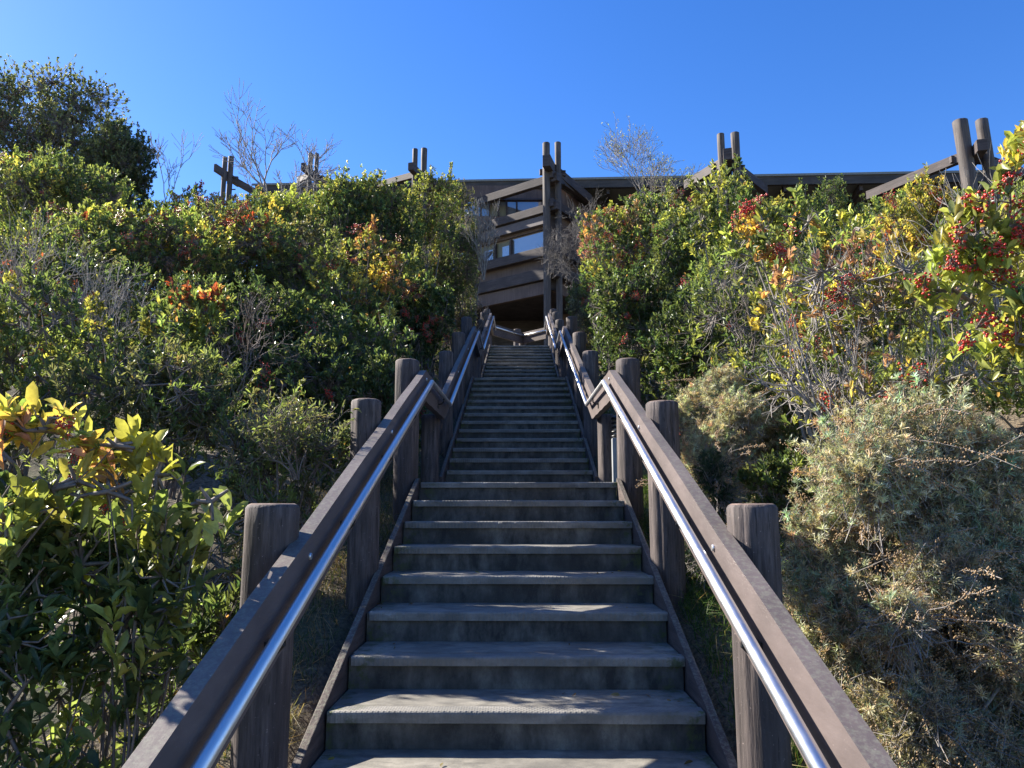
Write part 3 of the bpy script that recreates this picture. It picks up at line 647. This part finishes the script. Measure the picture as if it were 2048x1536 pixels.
def twigs(name, label, cat, px, ytop, D, wpx, seed=1, ybot=None, M=M_DEAD, stems=7, levels=4, r=0.012, group=None, split=(3, 4), curly=.35, leaf=None, rmin=.0022, up=.25):
    """a bare branching plant"""
    rng = np.random.default_rng(seed); top = at(px, ytop, D); b0 = gz(top.x, top.y)
    if ybot is not None: b0 = max(b0, at(px, ybot, D).z)
    root = empty(name, (top.x, top.y, b0), label, cat, group); O = np.array([top.x, top.y, b0]); H = top.z-b0; Rx = pxm(wpx, D)/2
    S = [[], [], [], []]; tips = []
    tot = sum(.68**k for k in range(levels+1))
    def grow(p, d, L, rr, lev):
        n_ = 4; q = p
        for k in range(n_):
            d = unit((d+rng.normal(0, curly*.35, 3)+np.array([0, 0, up*.25]))[None])[0]; e = q+d*L/n_
            S[0].append(q); S[1].append(e); S[2].append(max(rmin, rr*(1-.35*k/n_))); S[3].append(max(rmin*.8, rr*(1-.35*(k+1)/n_))); q = e
            if lev < levels and k >= 1 and rng.random() < .75:
                s_ = unit(np.cross(d, rng.normal(0, 1, 3))[None])[0]; grow(q, unit((d+s_*rng.uniform(.5, 1.0))[None])[0], L*rng.uniform(.5, .8), rr*.58, lev+1)
        if lev < levels:
            for _ in range(2):
                s_ = unit(np.cross(d, rng.normal(0, 1, 3))[None])[0]; grow(q, unit((d+s_*rng.uniform(.25, .6))[None])[0], L*rng.uniform(.55, .8), rr*.62, lev+1)
        else: tips.append((q, d))
    for k in range(stems):
        a = 2*np.pi*(k+rng.uniform(0, .6))/stems; sp = rng.uniform(.15, 1)*Rx/max(H, .1)*(.25 if stems == 1 else 1)
        grow(np.array([0., 0, 0])+np.array([math.cos(a), math.sin(a), 0])*.05*Rx, unit(np.array([[math.cos(a)*sp, math.sin(a)*sp, 1.0]]))[0], H/tot*rng.uniform(.85, 1.2), r, 1)
    P0, P1 = np.array(S[0]), np.array(S[1])
    sz = H/max(P1[:, 2].max(), .01); wx = Rx/max(np.percentile(np.abs(P1[:, 0]), 98), .01); k_ = np.array([wx, wx, sz])
    Vs, Fs = segs(P0*k_, P1*k_, np.array(S[2]), np.array(S[3]), 4 if r > .02 else 3)
    link('branches', npmesh('branches', Vs, Fs, M), root)
    if leaf:
        tp = np.array([q[0] for q in tips])*k_; td = np.array([q[1] for q in tips]); nl = leaf[3]; n = len(tp)*nl; ti = np.repeat(np.arange(len(tp)), nl)
        ld = unit(td[ti]+rng.normal(0, .7, (n, 3))); Ls = leaf[0]*rng.uniform(.6, 1.2, n)
        Vl, F, k, cl = leaves(tp[ti]-td[ti]*rng.uniform(0, .12, (n, 1)), ld, Ls, Ls*leaf[1]/leaf[0], np.clip(pick(leaf[2], n, rng), 0, .8), LEAF_LO, 1, rng)
        link('foliage', npmesh('foliage', Vl, tess(F, n, k), M_LEAF, cl), root)
    return root

def sage(name, label, px, ytop, D, wpx, seed=1, ybot=None, nshoot=2500, pal=None, seeds=500, depth=.8, group=None, blobs=12, dead=.35, droop=.0, L=.032, shoot=.22, wands=60):
    """feathery sagebrush: arching shoots set with fine needle leaves and tan seed spikes"""
    rng = np.random.default_rng(seed); top = at(px, ytop, D); b0 = gz(top.x, top.y)
    root = empty(name, (top.x, top.y, b0-.03), label, 'shrub', group); O = np.array([top.x, top.y, b0-.03])
    Rx = pxm(wpx, D)/2; Ry = Rx*depth; H = top.z-b0; zlow = b0 if ybot is None else max(b0, at(px, ybot, D).z); Hc = top.z-zlow; cz = zlow+Hc/2
    rad3 = np.array([Rx, Ry, Hc/2]); C = []; R = []
    for k in range(blobs):
        a = rng.uniform(0, 6.283); rr = math.sqrt(rng.uniform())*.62; zz = rng.uniform(-.75, .6); sh = math.sqrt(max(.15, 1-zz*zz*.8))
        C.append((top.x+Rx*rr*math.cos(a)*sh, top.y+Ry*rr*math.sin(a)*sh, cz+zz*Hc/2)); R.append(rng.uniform(.26, .55))
    C[0] = (top.x, top.y, top.z-.35*Hc/2); C = np.array(C); R = np.array(R)
    ci = rng.integers(0, blobs, nshoot); dv = unit(rng.normal(0, 1, (nshoot, 3))+np.array([0, -.3, .25])); rr = rng.uniform(.35, 1, (nshoot, 1))**.55
    tips = C[ci]+dv*rr*R[ci][:, None]*rad3; tips[:, 2] = np.maximum(tips[:, 2], ground(tips[:, 0], tips[:, 1])+.03)
    ok = np.abs(tips[:, 0]) > 1.06; tips, ci, dv = tips[ok], ci[ok], dv[ok]; n0 = len(tips)
    ax = unit(dv*.8+np.array([0, 0, .55-droop])+rng.normal(0, .35, (n0, 3))); sl_ = shoot*rng.uniform(.5, 1.3, (n0, 1)); st = tips-ax*sl_
    # wiry stems
    P0 = [C[ci], st]; P1 = [st, tips]
    base = np.tile([top.x, top.y, b0-.03], (blobs, 1)); mid = (base+C)/2+rng.normal(0, .08, (blobs, 3))*Rx
    P0 = np.concatenate([base, mid, C[ci], st]); P1 = np.concatenate([mid, C, st, tips])
    r0 = np.concatenate([np.full(blobs, .014), np.full(blobs, .01), np.full(n0, .0022), np.full(n0, .0016)])
    r1 = np.concatenate([np.full(blobs, .01), np.full(blobs, .005), np.full(n0, .0016), np.full(n0, .0008)])
    Vb, Fb = segs(P0-O, P1-O, r0, r1, 3)
    isdead = rng.random(n0) < dead; nt_, nn_ = 4, 13; live = np.where(~isdead)[0]; n = len(live)*nt_*nn_
    ti = np.repeat(live, nt_*nn_); tuft = np.repeat(rng.uniform(.25, 1.0, len(live)*nt_), nn_)[:, None]
    bs = st[ti]*(1-tuft)+tips[ti]*tuft; ld = unit(ax[ti]*.55+rng.normal(0, .75, (n, 3))); Ls = L*rng.uniform(.6, 1.35, n)
    cc = pick(pal, n0, rng, .25)[ti]*np.repeat(rng.lognormal(0, .15, len(live)*nt_), nn_)[:, None]
    Vl, F, k, cl = leaves(bs-O, ld, Ls, np.full(n, .0042), np.clip(cc, 0, .8), NEEDLE, 1, rng)
    link('foliage', npmesh('foliage', Vl, tess(F, n, k), M_SOFT, cl), root)
    # long arching wands, pale and beaded
    nw = wands; a = rng.uniform(0, 6.283, nw); p0 = C[rng.integers(0, blobs, nw)]+rng.normal(0, .05, (nw, 3)); dw = np.c_[np.cos(a), np.sin(a)-.3, rng.uniform(.1, 1.0, nw)]*rng.uniform(.35, .8, (nw, 1))*max(.5, Rx)
    q0 = p0; PW0, PW1 = [], []
    for k in range(1, 8):
        u = k/7; q1 = p0+dw*u+np.array([0, 0, -.28*max(.5, Rx)])*u*u+rng.normal(0, .008, (nw, 3)); PW0.append(q0); PW1.append(q1); q0 = q1
    PW0, PW1 = np.concatenate(PW0), np.concatenate(PW1); Vs, Fs = segs(PW0-O, PW1-O, np.full(len(PW0), .0022), np.full(len(PW0), .0018), 3)
    link('branches', npmesh('branches', np.concatenate([Vb, Vs]), np.concatenate([Fb, Fs+len(Vb)]), M_DEAD), root)
    wb = rng.integers(nw*3, len(PW0), nw*70); uu = rng.uniform(0, 1, (len(wb), 1)); WB = PW0[wb]*(1-uu)+PW1[wb]*uu+rng.normal(0, .007, (len(wb), 3))
    # seed spikes: tan beads along the outer shoots
    if seeds:
        pickd = rng.choice(n0, min(seeds, n0), replace=False); nb = 22; n = len(pickd)*nb; ti = np.repeat(pickd, nb); s_ = rng.uniform(.0, 1.7, (n, 1))
        p_ = st[ti]+(tips[ti]-st[ti])*s_+rng.normal(0, .006, (n, 3))-np.array([0, 0, .03])*s_*s_
        T = np.array([[1,0,0],[-1,0,0],[0,1,0],[0,-1,0],[0,0,1.2],[0,0,-1.2]], float)*.0036; Fo = np.array([(0,2,4),(2,1,4),(1,3,4),(3,0,4),(2,0,5),(1,2,5),(3,1,5),(0,3,5)])
        p_ = np.concatenate([p_, WB]); n = len(p_)
        V = ((p_-O)[:, None]+T[None]*rng.uniform(.6, 1.4, (n, 1, 1))).reshape(-1, 3); link('seed_heads', npmesh('seed_heads', V, (Fo[None]+(np.arange(n)*6)[:, None, None]).reshape(-1, 3), M_SEED), root)
    return root

TG = 'toyon shrubs on the bank'; NG = 'narrow leaved shrubs on the bank'; SG = 'sagebrush on the right bank'; DG = 'bare twiggy shrubs on the bank'
GREEN = [(4, G1), (4, G2), (2, G3)]; LITE = [(2, G2), (4, G3), (3, YG)]; GOLD = [(3, YG), (4, YE), (1, OR), (1, G3)]
MIXR = [(4, G2), (4, G3), (3, YG), (.5, YE), (.35, OR), (.5, RD), (.5, PK)]
# ---- left bank, near to far
shrub('toyon', 'yellow-leaved toyon with a few red berries at the left frame edge', 'shrub', 105, 815, 2.6, 420, [(4, G3), (4, YG), (1, G2)], (.095, .034), 8, .42, 11, 1120, LEAF_HI, berries=8, bscale=.5, near=True, blobs=9, group=TG, depth=.5, tw=.003, base_px=-260, stem=.5, tipcol=(.55, [(5, YE), (3, YG), (1.2, OR), (.5, PK)]))
shrub('toyon', 'fresh green large-leaved toyon beside the nearest left post', 'shrub', 320, 880, 2.75, 340, [(4, G3), (4, YG), (1, G2)], (.11, .040), 8, .55, 12, 1330, LEAF_HI, near=True, blobs=9, group=TG, depth=.6, tw=.003, stem=.5)
shrub('toyon', 'dark green leafy toyon filling the lower left corner', 'shrub', 130, 1000, 2.7, 640, GREEN, (.08, .029), 8, .9, 13, None, LEAF_HI, near=True, blobs=16, group=TG, depth=.5, tw=.003, stem=.5)
shrub('leafy_shrub', 'low narrow-leaved shrub under the nearest left rail', 'shrub', 400, 1190, 3.3, 260, GREEN, (.06, .012), 12, .5, 14, None, LEAF_LO, blobs=8, group=NG)
shrub('leafy_shrub', 'narrow-leaved shrub with scraggly brown twigs left of the middle post', 'shrub', 560, 800, 4.9, 330, [(3, OLV), (3, G2), (1, G3), (1, (.12, .09, .05))], (.05, .010), 11, .55, 15, None, LEAF_LO, blobs=11, group=NG, bare=.2)
shrub('leafy_shrub', 'dense narrow-leaved shrub above the yellowing toyon', 'shrub', 300, 700, 5.2, 440, [(3, OLV), (3, G2), (2, G3)], (.05, .011), 12, .6, 16, None, LEAF_LO, blobs=13, group=NG, sprigs=14)
shrub('leafy_shrub', 'small-leaved shrub at the left frame edge below the grey twigs', 'shrub', 60, 560, 5.6, 360, [(3, G2), (3, G3), (2, YG)], (.05, .016), 10, .6, 17, None, LEAF_LO, blobs=12, group=NG, sprigs=12, bare=.1)
shrub('toyon', 'toyon with bright yellow-green rosettes and one red tip', 'shrub', 375, 588, 6.4, 210, LITE, (.07, .026), 9, .5, 18, 800, LEAF_LO, blobs=7, group=TG, tipcol=(.97, [(1, RD), (1, OR)]))
shrub('toyon', 'shaded dark toyon with hanging berries left of the landing posts', 'shrub', 650, 600, 8.6, 480, [(5, G1), (3, G2)], (.075, .026), 9, .75, 19, None, LEAF_LO, berries=22, blobs=14, group=TG)
shrub('toyon', 'toyon with orange and yellow sprigs in the middle of the left bank', 'shrub', 735, 470, 11.0, 280, [(3, G2), (3, G3), (2, YG), (2, OR), (1, YE)], (.075, .026), 9, .55, 20, 720, LEAF_LO, berries=20, blobs=9, group=TG, sprigs=12)
shrub('toyon', 'berry-laden dark toyon along the left edge of the middle flight', 'shrub', 840, 560, 12.2, 200, [(5, G1), (3, G2)], (.07, .025), 9, .8, 21, None, LEAF_LO, berries=26, blobs=10, group=TG)
shrub('toyon', 'wide toyon dotted with dark red berries on the left slope', 'shrub', 250, 425, 10.5, 480, MIXR, (.075, .026), 9, .75, 22, None, LEAF_LO, berries=34, blobs=15, group=TG)
shrub('toyon', 'tangled toyon with grey twigs and scattered red leaves mid left', 'shrub', 500, 420, 12.5, 420, [(4, G2), (3, G3), (2, OLV), (1, RD), (1, YE)], (.07, .024), 9, .7, 23, None, LEAF_LO, berries=26, blobs=13, group=TG, bare=.15)
shrub('rounded_shrub', 'dense rounded green shrub in front of the log poles', 'shrub', 735, 343, 14.5, 270, [(4, G1), (5, G2)], (.06, .022), 10, .9, 24, None, LEAF_LO, blobs=13, group=None, tipcol=(.80, LITE), depth=.9)
shrub('leafy_shrub', 'tall yellow-green shrub with orange tips beside the left pole pair', 'shrub', 862, 340, 16.5, 150, [(3, G3), (3, YG), (1, OR), (2, G2)], (.06, .022), 9, .7, 25, None, LEAF_LO, blobs=10, sprigs=10)
shrub('leafy_shrub', 'slender grey-green shrub standing against the building windows', 'shrub', 920, 380, 18.0, 225, [(3, OLV), (3, G2), (2, GY)], (.05, .014), 10, .75, 26, None, LEAF_LO, blobs=11, bare=.1, depth=.7)
shrub('toyon', 'toyon with sunlit red and yellow tips below the oak', 'shrub', 90, 300, 12.0, 420, [(4, G2), (4, G3), (3, YG), (.4, OR), (.3, RD)], (.07, .025), 9, .75, 27, None, LEAF_LO, berries=18, blobs=13, group=TG, sprigs=14)
shrub('leafy_shrub', 'bright yellow-green shrub on the crest near the farthest left poles', 'shrub', 520, 392, 16.5, 280, [(3, G3), (3, YG), (1, OR), (1, G2)], (.065, .024), 9, .7, 28, None, LEAF_LO, blobs=11, sprigs=12)
shrub('leafy_shrub', 'orange-tipped shrub on the crest right of the oak', 'shrub', 390, 385, 15.0, 260, [(3, G3), (2, YG), (2, OR), (1, RD), (2, G2)], (.065, .024), 9, .7, 29, None, LEAF_LO, blobs=10, sprigs=8)
shrub('leafy_shrub', 'low shaded shrub behind the middle left post', 'shrub', 600, 850, 6.2, 260, GREEN, (.055, .014), 11, .6, 91, None, LEAF_LO, blobs=9, group=NG)
shrub('leafy_shrub', 'low dark shrub beside the left landing posts', 'shrub', 720, 720, 8.0, 240, GREEN, (.06, .02), 10, .7, 92, None, LEAF_LO, blobs=9, group=NG)
shrub('leafy_shrub', 'shaded shrub at the foot of the wide berry toyon', 'shrub', 420, 560, 8.8, 420, GREEN, (.06, .018), 10, .7, 93, None, LEAF_LO, blobs=12, group=NG)
shrub('leafy_shrub', 'grey-green shrub tangled with pale twigs at far left', 'shrub', 170, 500, 8.0, 360, [(3, G2), (2, G3), (2, OLV), (1, RD)], (.055, .018), 10, .65, 94, None, LEAF_LO, blobs=12, group=NG, bare=.15)
shrub('leafy_shrub', 'crest shrub filling below the second left pole pair', 'shrub', 620, 400, 18, 200, MIXR, (.06, .02), 10, .75, 95, None, LEAF_LO, blobs=10)
shrub('leafy_shrub', 'low dark shrub between the two sagebrushes', 'shrub', 1590, 910, 4.9, 230, GREEN, (.05, .016), 10, .6, 96, None, LEAF_LO, blobs=9)
shrub('leafy_shrub', 'shaded shrub under the twiggy toyon', 'shrub', 1620, 690, 6.0, 420, [(3, OLV), (3, G2), (1, G3), (1, YG)], (.055, .018), 10, .65, 97, None, LEAF_LO, twig=M_DEAD, blobs=12, bare=.2)
shrub('leafy_shrub', 'mixed shrub in the dip behind the tangled toyon', 'shrub', 470, 450, 14, 380, GREEN, (.06, .02), 10, .75, 98, None, LEAF_LO, blobs=11)
shrub('leafy_shrub', 'green crest shrub right of the wispy leafless shrub', 'shrub', 1400, 410, 12.0, 220, [(3, G2), (3, G3), (2, YG)], (.06, .021), 10, .7, 101, None, LEAF_LO, blobs=10, twig=M_DEAD)
shrub('toyon', 'red-berried crest toyon under the eave between the right pole pairs', 'shrub', 1760, 412, 11.5, 260, MIXR, (.06, .021), 10, .7, 102, None, LEAF_LO, berries=26, blobs=11, group=TG, twig=M_DEAD)
shrub('leafy_shrub', 'pale green shrub in front of the eave shadow right of the second right poles', 'shrub', 1565, 385, 10.5, 200, [(3, G3), (2, G2), (2, YG)], (.055, .018), 10, .65, 103, None, LEAF_LO, blobs=10, sprigs=10, twig=M_DEAD)
shrub('toyon', 'dark toyon filling the hollow right of the upper railing', 'shrub', 1400, 600, 8.6, 260, [(5, G1), (3, G2)], (.07, .024), 9, .7, 104, None, LEAF_LO, berries=8, blobs=10, group=TG)
shrub('leafy_shrub', 'pink-tipped shrub beneath the rightmost log poles', 'shrub', 2050, 392, 8.5, 460, [(3, G3), (2, YG), (1, PK), (1, OR)], (.055, .02), 9, .65, 105, None, LEAF_LO, blobs=10, twig=M_DEAD)
twigs('bare_twigs', 'tangle of dry brown twigs left of the middle post', 'shrub', 600, 770, 4.6, 220, 111, 960, M_BARK, 6, 4, .006, group=DG, rmin=.0014, up=.1, curly=.7, leaf=(.04, .008, [(2, OLV), (1, G3)], 3))
twigs('bare_twigs', 'fine brown twigs over the shaded middle of the left bank', 'shrub', 480, 580, 7.2, 260, 112, 800, M_BARK, 4, 4, .008, group=DG, rmin=.002, up=.15, curly=.6)
twigs('bare_twigs', 'grey branching twigs beneath the red-tipped rosettes', 'shrub', 240, 520, 6.8, 240, 113, 760, M_DEAD, 5, 4, .008, group=DG, rmin=.002, up=.2, curly=.6)
twigs('bare_twigs', 'thin brown stems poking through the bright green toyon', 'shrub', 1480, 480, 7.0, 240, 114, 760, M_BARK, 4, 4, .008, group=DG, rmin=.002, up=.25, curly=.6)
twigs('bare_twigs', 'grey stems rising among the berry bunches at far right', 'shrub', 1880, 400, 4.6, 260, 115, 760, M_DEAD, 6, 3, .008, group=DG, rmin=.0018, up=.3, curly=.5)
shrub('evergreen_shrub', 'dark small-leaved evergreen at the right foot of the oak', 'shrub', 235, 245, 16.0, 210, [(4, (.09, .115, .055)), (4, (.13, .155, .075)), (1, (.19, .21, .11))], (.055, .027), 10, .8, 121, None, LEAF_LO, blobs=11)
# oak
def oak():
    r = shrub('oak_tree', 'dark evergreen oak rising above the left bank', 'tree', 60, 132, 17.5, 470, [(3, (.11, .14, .07)), (4, (.17, .20, .10)), (3, (.25, .27, .15))], (.06, .03), 10, .85, 31, 660, LEAF_LO, blobs=26, depth=.7, tw=.004, sprigs=16)
    return r
oak()
twigs('bare_tree', 'leafless grey tree against the sky left of the rounded shrub', 'tree', 560, 205, 24, 250, 41, 470, M_DEAD, 2, 5, .05, rmin=.008, up=.4, curly=.35)
twigs('bare_twigs', 'thin forked bare stems against the sky right of the oak', 'shrub', 345, 268, 14.5, 120, 42, 400, M_DEAD, 3, 3, .012, group=DG, rmin=.005)
twigs('bare_twigs', 'pale grey leafless shrub at the left frame edge', 'shrub', 60, 415, 7.0, 260, 43, 740, M_DEAD, 7, 4, .010, group=DG, rmin=.0022, up=.4)
twigs('bare_twigs', 'grey tangle of twigs at the foot of the leafless tree', 'shrub', 640, 330, 22, 140, 44, None, M_DEAD, 5, 4, .02, group=DG, rmin=.005)
twigs('bare_twigs', 'curving bare twigs in front of the left window', 'shrub', 968, 385, 17.5, 100, 45, 560, M_DEAD, 5, 4, .012, group=DG, rmin=.004)
# ---- right bank, near to far
shrub('toyon', 'bright toyon heavy with red berry bunches at the right frame edge', 'shrub', 2010, 372, 3.4, 440, [(5, YG), (3, G3), (1, YE)], (.078, .032), 9, .42, 51, 860, LEAF_HI, berries=44, bscale=.9, near=True, blobs=10, group=TG, depth=.5, tw=.003, base_px=2500, stem=.5)
shrub('toyon', 'small upper sprig with yellow leaves and berries at the right frame edge', 'shrub', 2062, 262, 2.9, 60, [(1, YE), (1, YG)], (.07, .03), 4, .1, 52, 330, LEAF_HI, berries=3, near=True, blobs=2, depth=.6, tw=.002, sprigs=1, base_px=2500, stem=.4)
shrub('toyon', 'toyon with big red berry bunches below the right roof edge', 'shrub', 1610, 395, 5.6, 330, [(3, G3), (4, YG), (2, YE), (1, OR)], (.075, .028), 9, .5, 53, 720, LEAF_LO, berries=34, blobs=10, group=TG, bare=.15, tw=.003, twig=M_DEAD)
shrub('toyon', 'sparse twiggy toyon with pale yellow leaves left of the berry-heavy bush', 'shrub', 1730, 500, 4.7, 500, [(4, YG), (3, G3), (1.5, YE), (1.5, PK)], (.055, .02), 7, .55, 54, 900, LEAF_LO, twig=M_DEAD, berries=14, blobs=14, group=TG, bare=.35, tw=.003)
shrub('toyon', 'bright green toyon reaching up in front of the second right poles', 'shrub', 1470, 350, 9.5, 260, LITE, (.075, .027), 9, .65, 55, 700, LEAF_LO, berries=8, blobs=11, group=TG, sprigs=12, twig=M_DEAD, bare=.1)
shrub('toyon', 'toyon covered in red berry tips with yellow leaves right of the stair', 'shrub', 1285, 395, 13.0, 300, MIXR, (.07, .025), 9, .75, 56, 640, LEAF_LO, berries=60, blobs=12, group=TG, sprigs=8, twig=M_DEAD)
shrub('toyon', 'dark shaded toyon behind the upper right railing', 'shrub', 1290, 540, 10.8, 330, [(6, G1), (3, G2)], (.07, .025), 9, .85, 57, None, LEAF_LO, berries=12, blobs=14, group=TG)
shrub('leafy_shrub', 'fine-leaved green shrub against the right roof fascia', 'shrub', 1668, 372, 13.0, 190, [(3, G2), (4, G3)], (.05, .014), 10, .8, 58, None, LEAF_LO, blobs=10, sprigs=8)
shrub('leafy_shrub', 'yellow and red leaved shrub below the rightmost poles', 'shrub', 1850, 368, 9.5, 260, [(3, YG), (3, YE), (2, RD), (2, G3)], (.055, .02), 9, .65, 59, None, LEAF_LO, blobs=11, berries=10, sprigs=8)
shrub('leafy_shrub', 'green shrub on the slope between the berry bushes', 'shrub', 1560, 480, 8.0, 420, [(4, G2), (4, G3), (1, YG)], (.065, .024), 9, .7, 60, None, LEAF_LO, blobs=13, twig=M_DEAD, bare=.15)
shrub('leafy_shrub', 'mid green shrub behind the heavy berry bush at right', 'shrub', 2060, 470, 6.5, 680, [(4, G2), (3, G3), (1, YG)], (.065, .024), 9, .7, 61, None, LEAF_LO, blobs=13, twig=M_DEAD, bare=.15, berries=8, group=TG)
shrub('leafy_shrub', 'small olive shrub next to the top right railing posts', 'shrub', 1175, 560, 17.0, 110, [(3, OLV), (3, G2), (1, GY)], (.05, .018), 9, .8, 62, None, LEAF_LO, blobs=8)
twigs('bare_twigs', 'dense grey leafless shrub hiding the right side of the prow', 'shrub', 1168, 385, 19, 180, 63, 580, M_DEADK, 8, 5, .012, group=DG, rmin=.004, up=.05, curly=.8)
twigs('bare_twigs', 'tall wispy leafless shrub against the sky above the roof', 'shrub', 1300, 240, 17.5, 200, 64, 480, M_DEAD, 4, 5, .014, group=DG, rmin=.004, up=.35, curly=.45, leaf=(.05, .02, [(2, YG), (1, G3)], 1))
twigs('bare_twigs', 'thin pale stems crossing the rightmost poles', 'shrub', 1960, 285, 4.6, 200, 65, 620, M_DEAD, 5, 3, .006, group=DG, rmin=.002, up=.5)
twigs('bare_twigs', 'bare dark-limbed shrub standing before the sagebrush', 'shrub', 1700, 560, 4.4, 380, 66, 960, M_DEAD, 4, 4, .014, group=DG, rmin=.0018, up=.2, curly=.5)
SP = [(4, (.45, .46, .31)), (2, (.34, .36, .24)), (4, (.55, .53, .39)), (2, (.36, .29, .19))]
sage('sagebrush', 'big feathery grey-green sagebrush with tan seed spikes beside the right rail', 1840, 775, 3.6, 700, 71, None, 7000, SP, 1000, .7, SG, 22, .22, wands=60)
sage('sagebrush', 'rounded grey sagebrush below the sparse toyon', 1445, 715, 5.9, 370, 72, None, 4200, SP, 240, .8, SG, 10, .4)
sage('sagebrush', 'low dark green sagebrush behind the middle right post', 1420, 905, 5.2, 180, 73, None, 1300, [(3, (.05, .09, .05)), (2, (.09, .13, .08))], 30, .8, SG, 8, .1)
sage('sagebrush', 'brown dry sagebrush skirt under the big grey one', 1880, 1060, 3.3, 520, 74, None, 2600, [(2, (.40, .38, .26)), (1, (.30, .26, .17))], 420, .7, SG, 12, .5, .3)

# ------------------------------------------------------------------ grass
def grass(name, x0, x1, y0, y1, n, h, pal, seed, lean=.5):
    rng = np.random.default_rng(seed); x = rng.uniform(x0, x1, n); y = rng.uniform(y0, y1, n)
    clump = .5+.5*np.sin(5*x+3.1*y)*np.sin(7.3*y-2*x); keep = rng.random(n) < .35+.65*clump; x, y = x[keep], y[keep]; n = len(x)
    b = np.c_[x, y, ground(x, y)-.01]; d = unit(np.c_[rng.normal(0, lean, (n, 2)), np.ones(n)]); hh = h*rng.uniform(.4, 1.3, n)
    sd = unit(np.cross(d, rng.normal(0, 1, (n, 3))))*.0022; m1 = b+d*hh[:, None]*.55; tp = b+unit(d+np.c_[rng.normal(0, .7, (n, 2)), -.25*np.ones(n)])*hh[:, None]
    V = np.stack([b-sd, b+sd, m1+sd*.8, m1-sd*.8, tp], 1).reshape(-1, 3); o = (np.arange(n)*5)[:, None, None]
    F = (np.array([(0, 1, 2), (0, 2, 3), (3, 2, 4)])[None]+o).reshape(-1, 3)
    return tag(link(name, npmesh(name, V, F, M_GRASS, np.repeat(np.clip(pick(pal, n, rng), 0, .8), 5, 0))), kind='stuff')
GP = [(4, (.06, .12, .02)), (3, (.10, .17, .03)), (1, (.28, .24, .12))]; DP = [(2, (.06, .10, .02)), (3, (.25, .20, .11)), (2, (.16, .12, .07))]
tag(grass('grass', 0.89, 1.9, 1.2, 8.6, 26000, .17, GP, 81), 'fresh green grass between the right stringer and the sagebrush', 'grass')
tag(grass('dry_grass', -1.9, -0.89, 1.2, 8.6, 15000, .17, DP, 82), 'dry grass and weeds between the left stringer and the shrubs', 'grass')
tag(grass('bank_grass', 1.6, 4.5, 2.0, 6.0, 9000, .2, [(4, (.33, .27, .14)), (1, (.10, .14, .03))], 83, .8), 'straw-coloured dry grass under the big sagebrush', 'grass')
for s, sd in ((-1, 84), (1, 85)):
    tag(grass('edge_grass', s*1.5 if s < 0 else .89, -.89 if s < 0 else 1.5, 8.6, 22, 9000, .14, GP, sd), ('grass tufts along the left edge' if s < 0 else 'grass tufts along the right edge')+' of the upper flights', 'grass')

def litter():
    rng = np.random.default_rng(87); P, D_ = [], []
    for F in (F1, F2, F3):
        for i, (y, z) in enumerate(F[:-1]):
            n = rng.integers(3, 8); u = rng.beta(.45, .45, n)*2-1
            P.append(np.c_[u*(HW-.03), y+rng.uniform(.12, .4, n), np.full(n, z+.004)])
    P = np.concatenate(P); n = len(P); a = rng.uniform(0, 6.283, n); d = np.c_[np.cos(a), np.sin(a), rng.uniform(0, .25, n)]
    L = rng.uniform(.02, .05, n); V, F, k, cl = leaves(P, unit(d), L, L*.4, pick([(3, (.16, .10, .05)), (2, (.25, .17, .08)), (1, (.22, .2, .06))], n, rng), LEAF_LO, .6, rng)
    V[:, 2] = np.maximum(V[:, 2], np.repeat(P[:, 2], k)-.003)
    tag(link('fallen_leaves', npmesh('fallen_leaves', V, tess(F, n, k), M_SOFT, cl)), 'dry fallen leaves scattered on the treads of the staircase', 'leaf litter', kind='stuff')
litter()
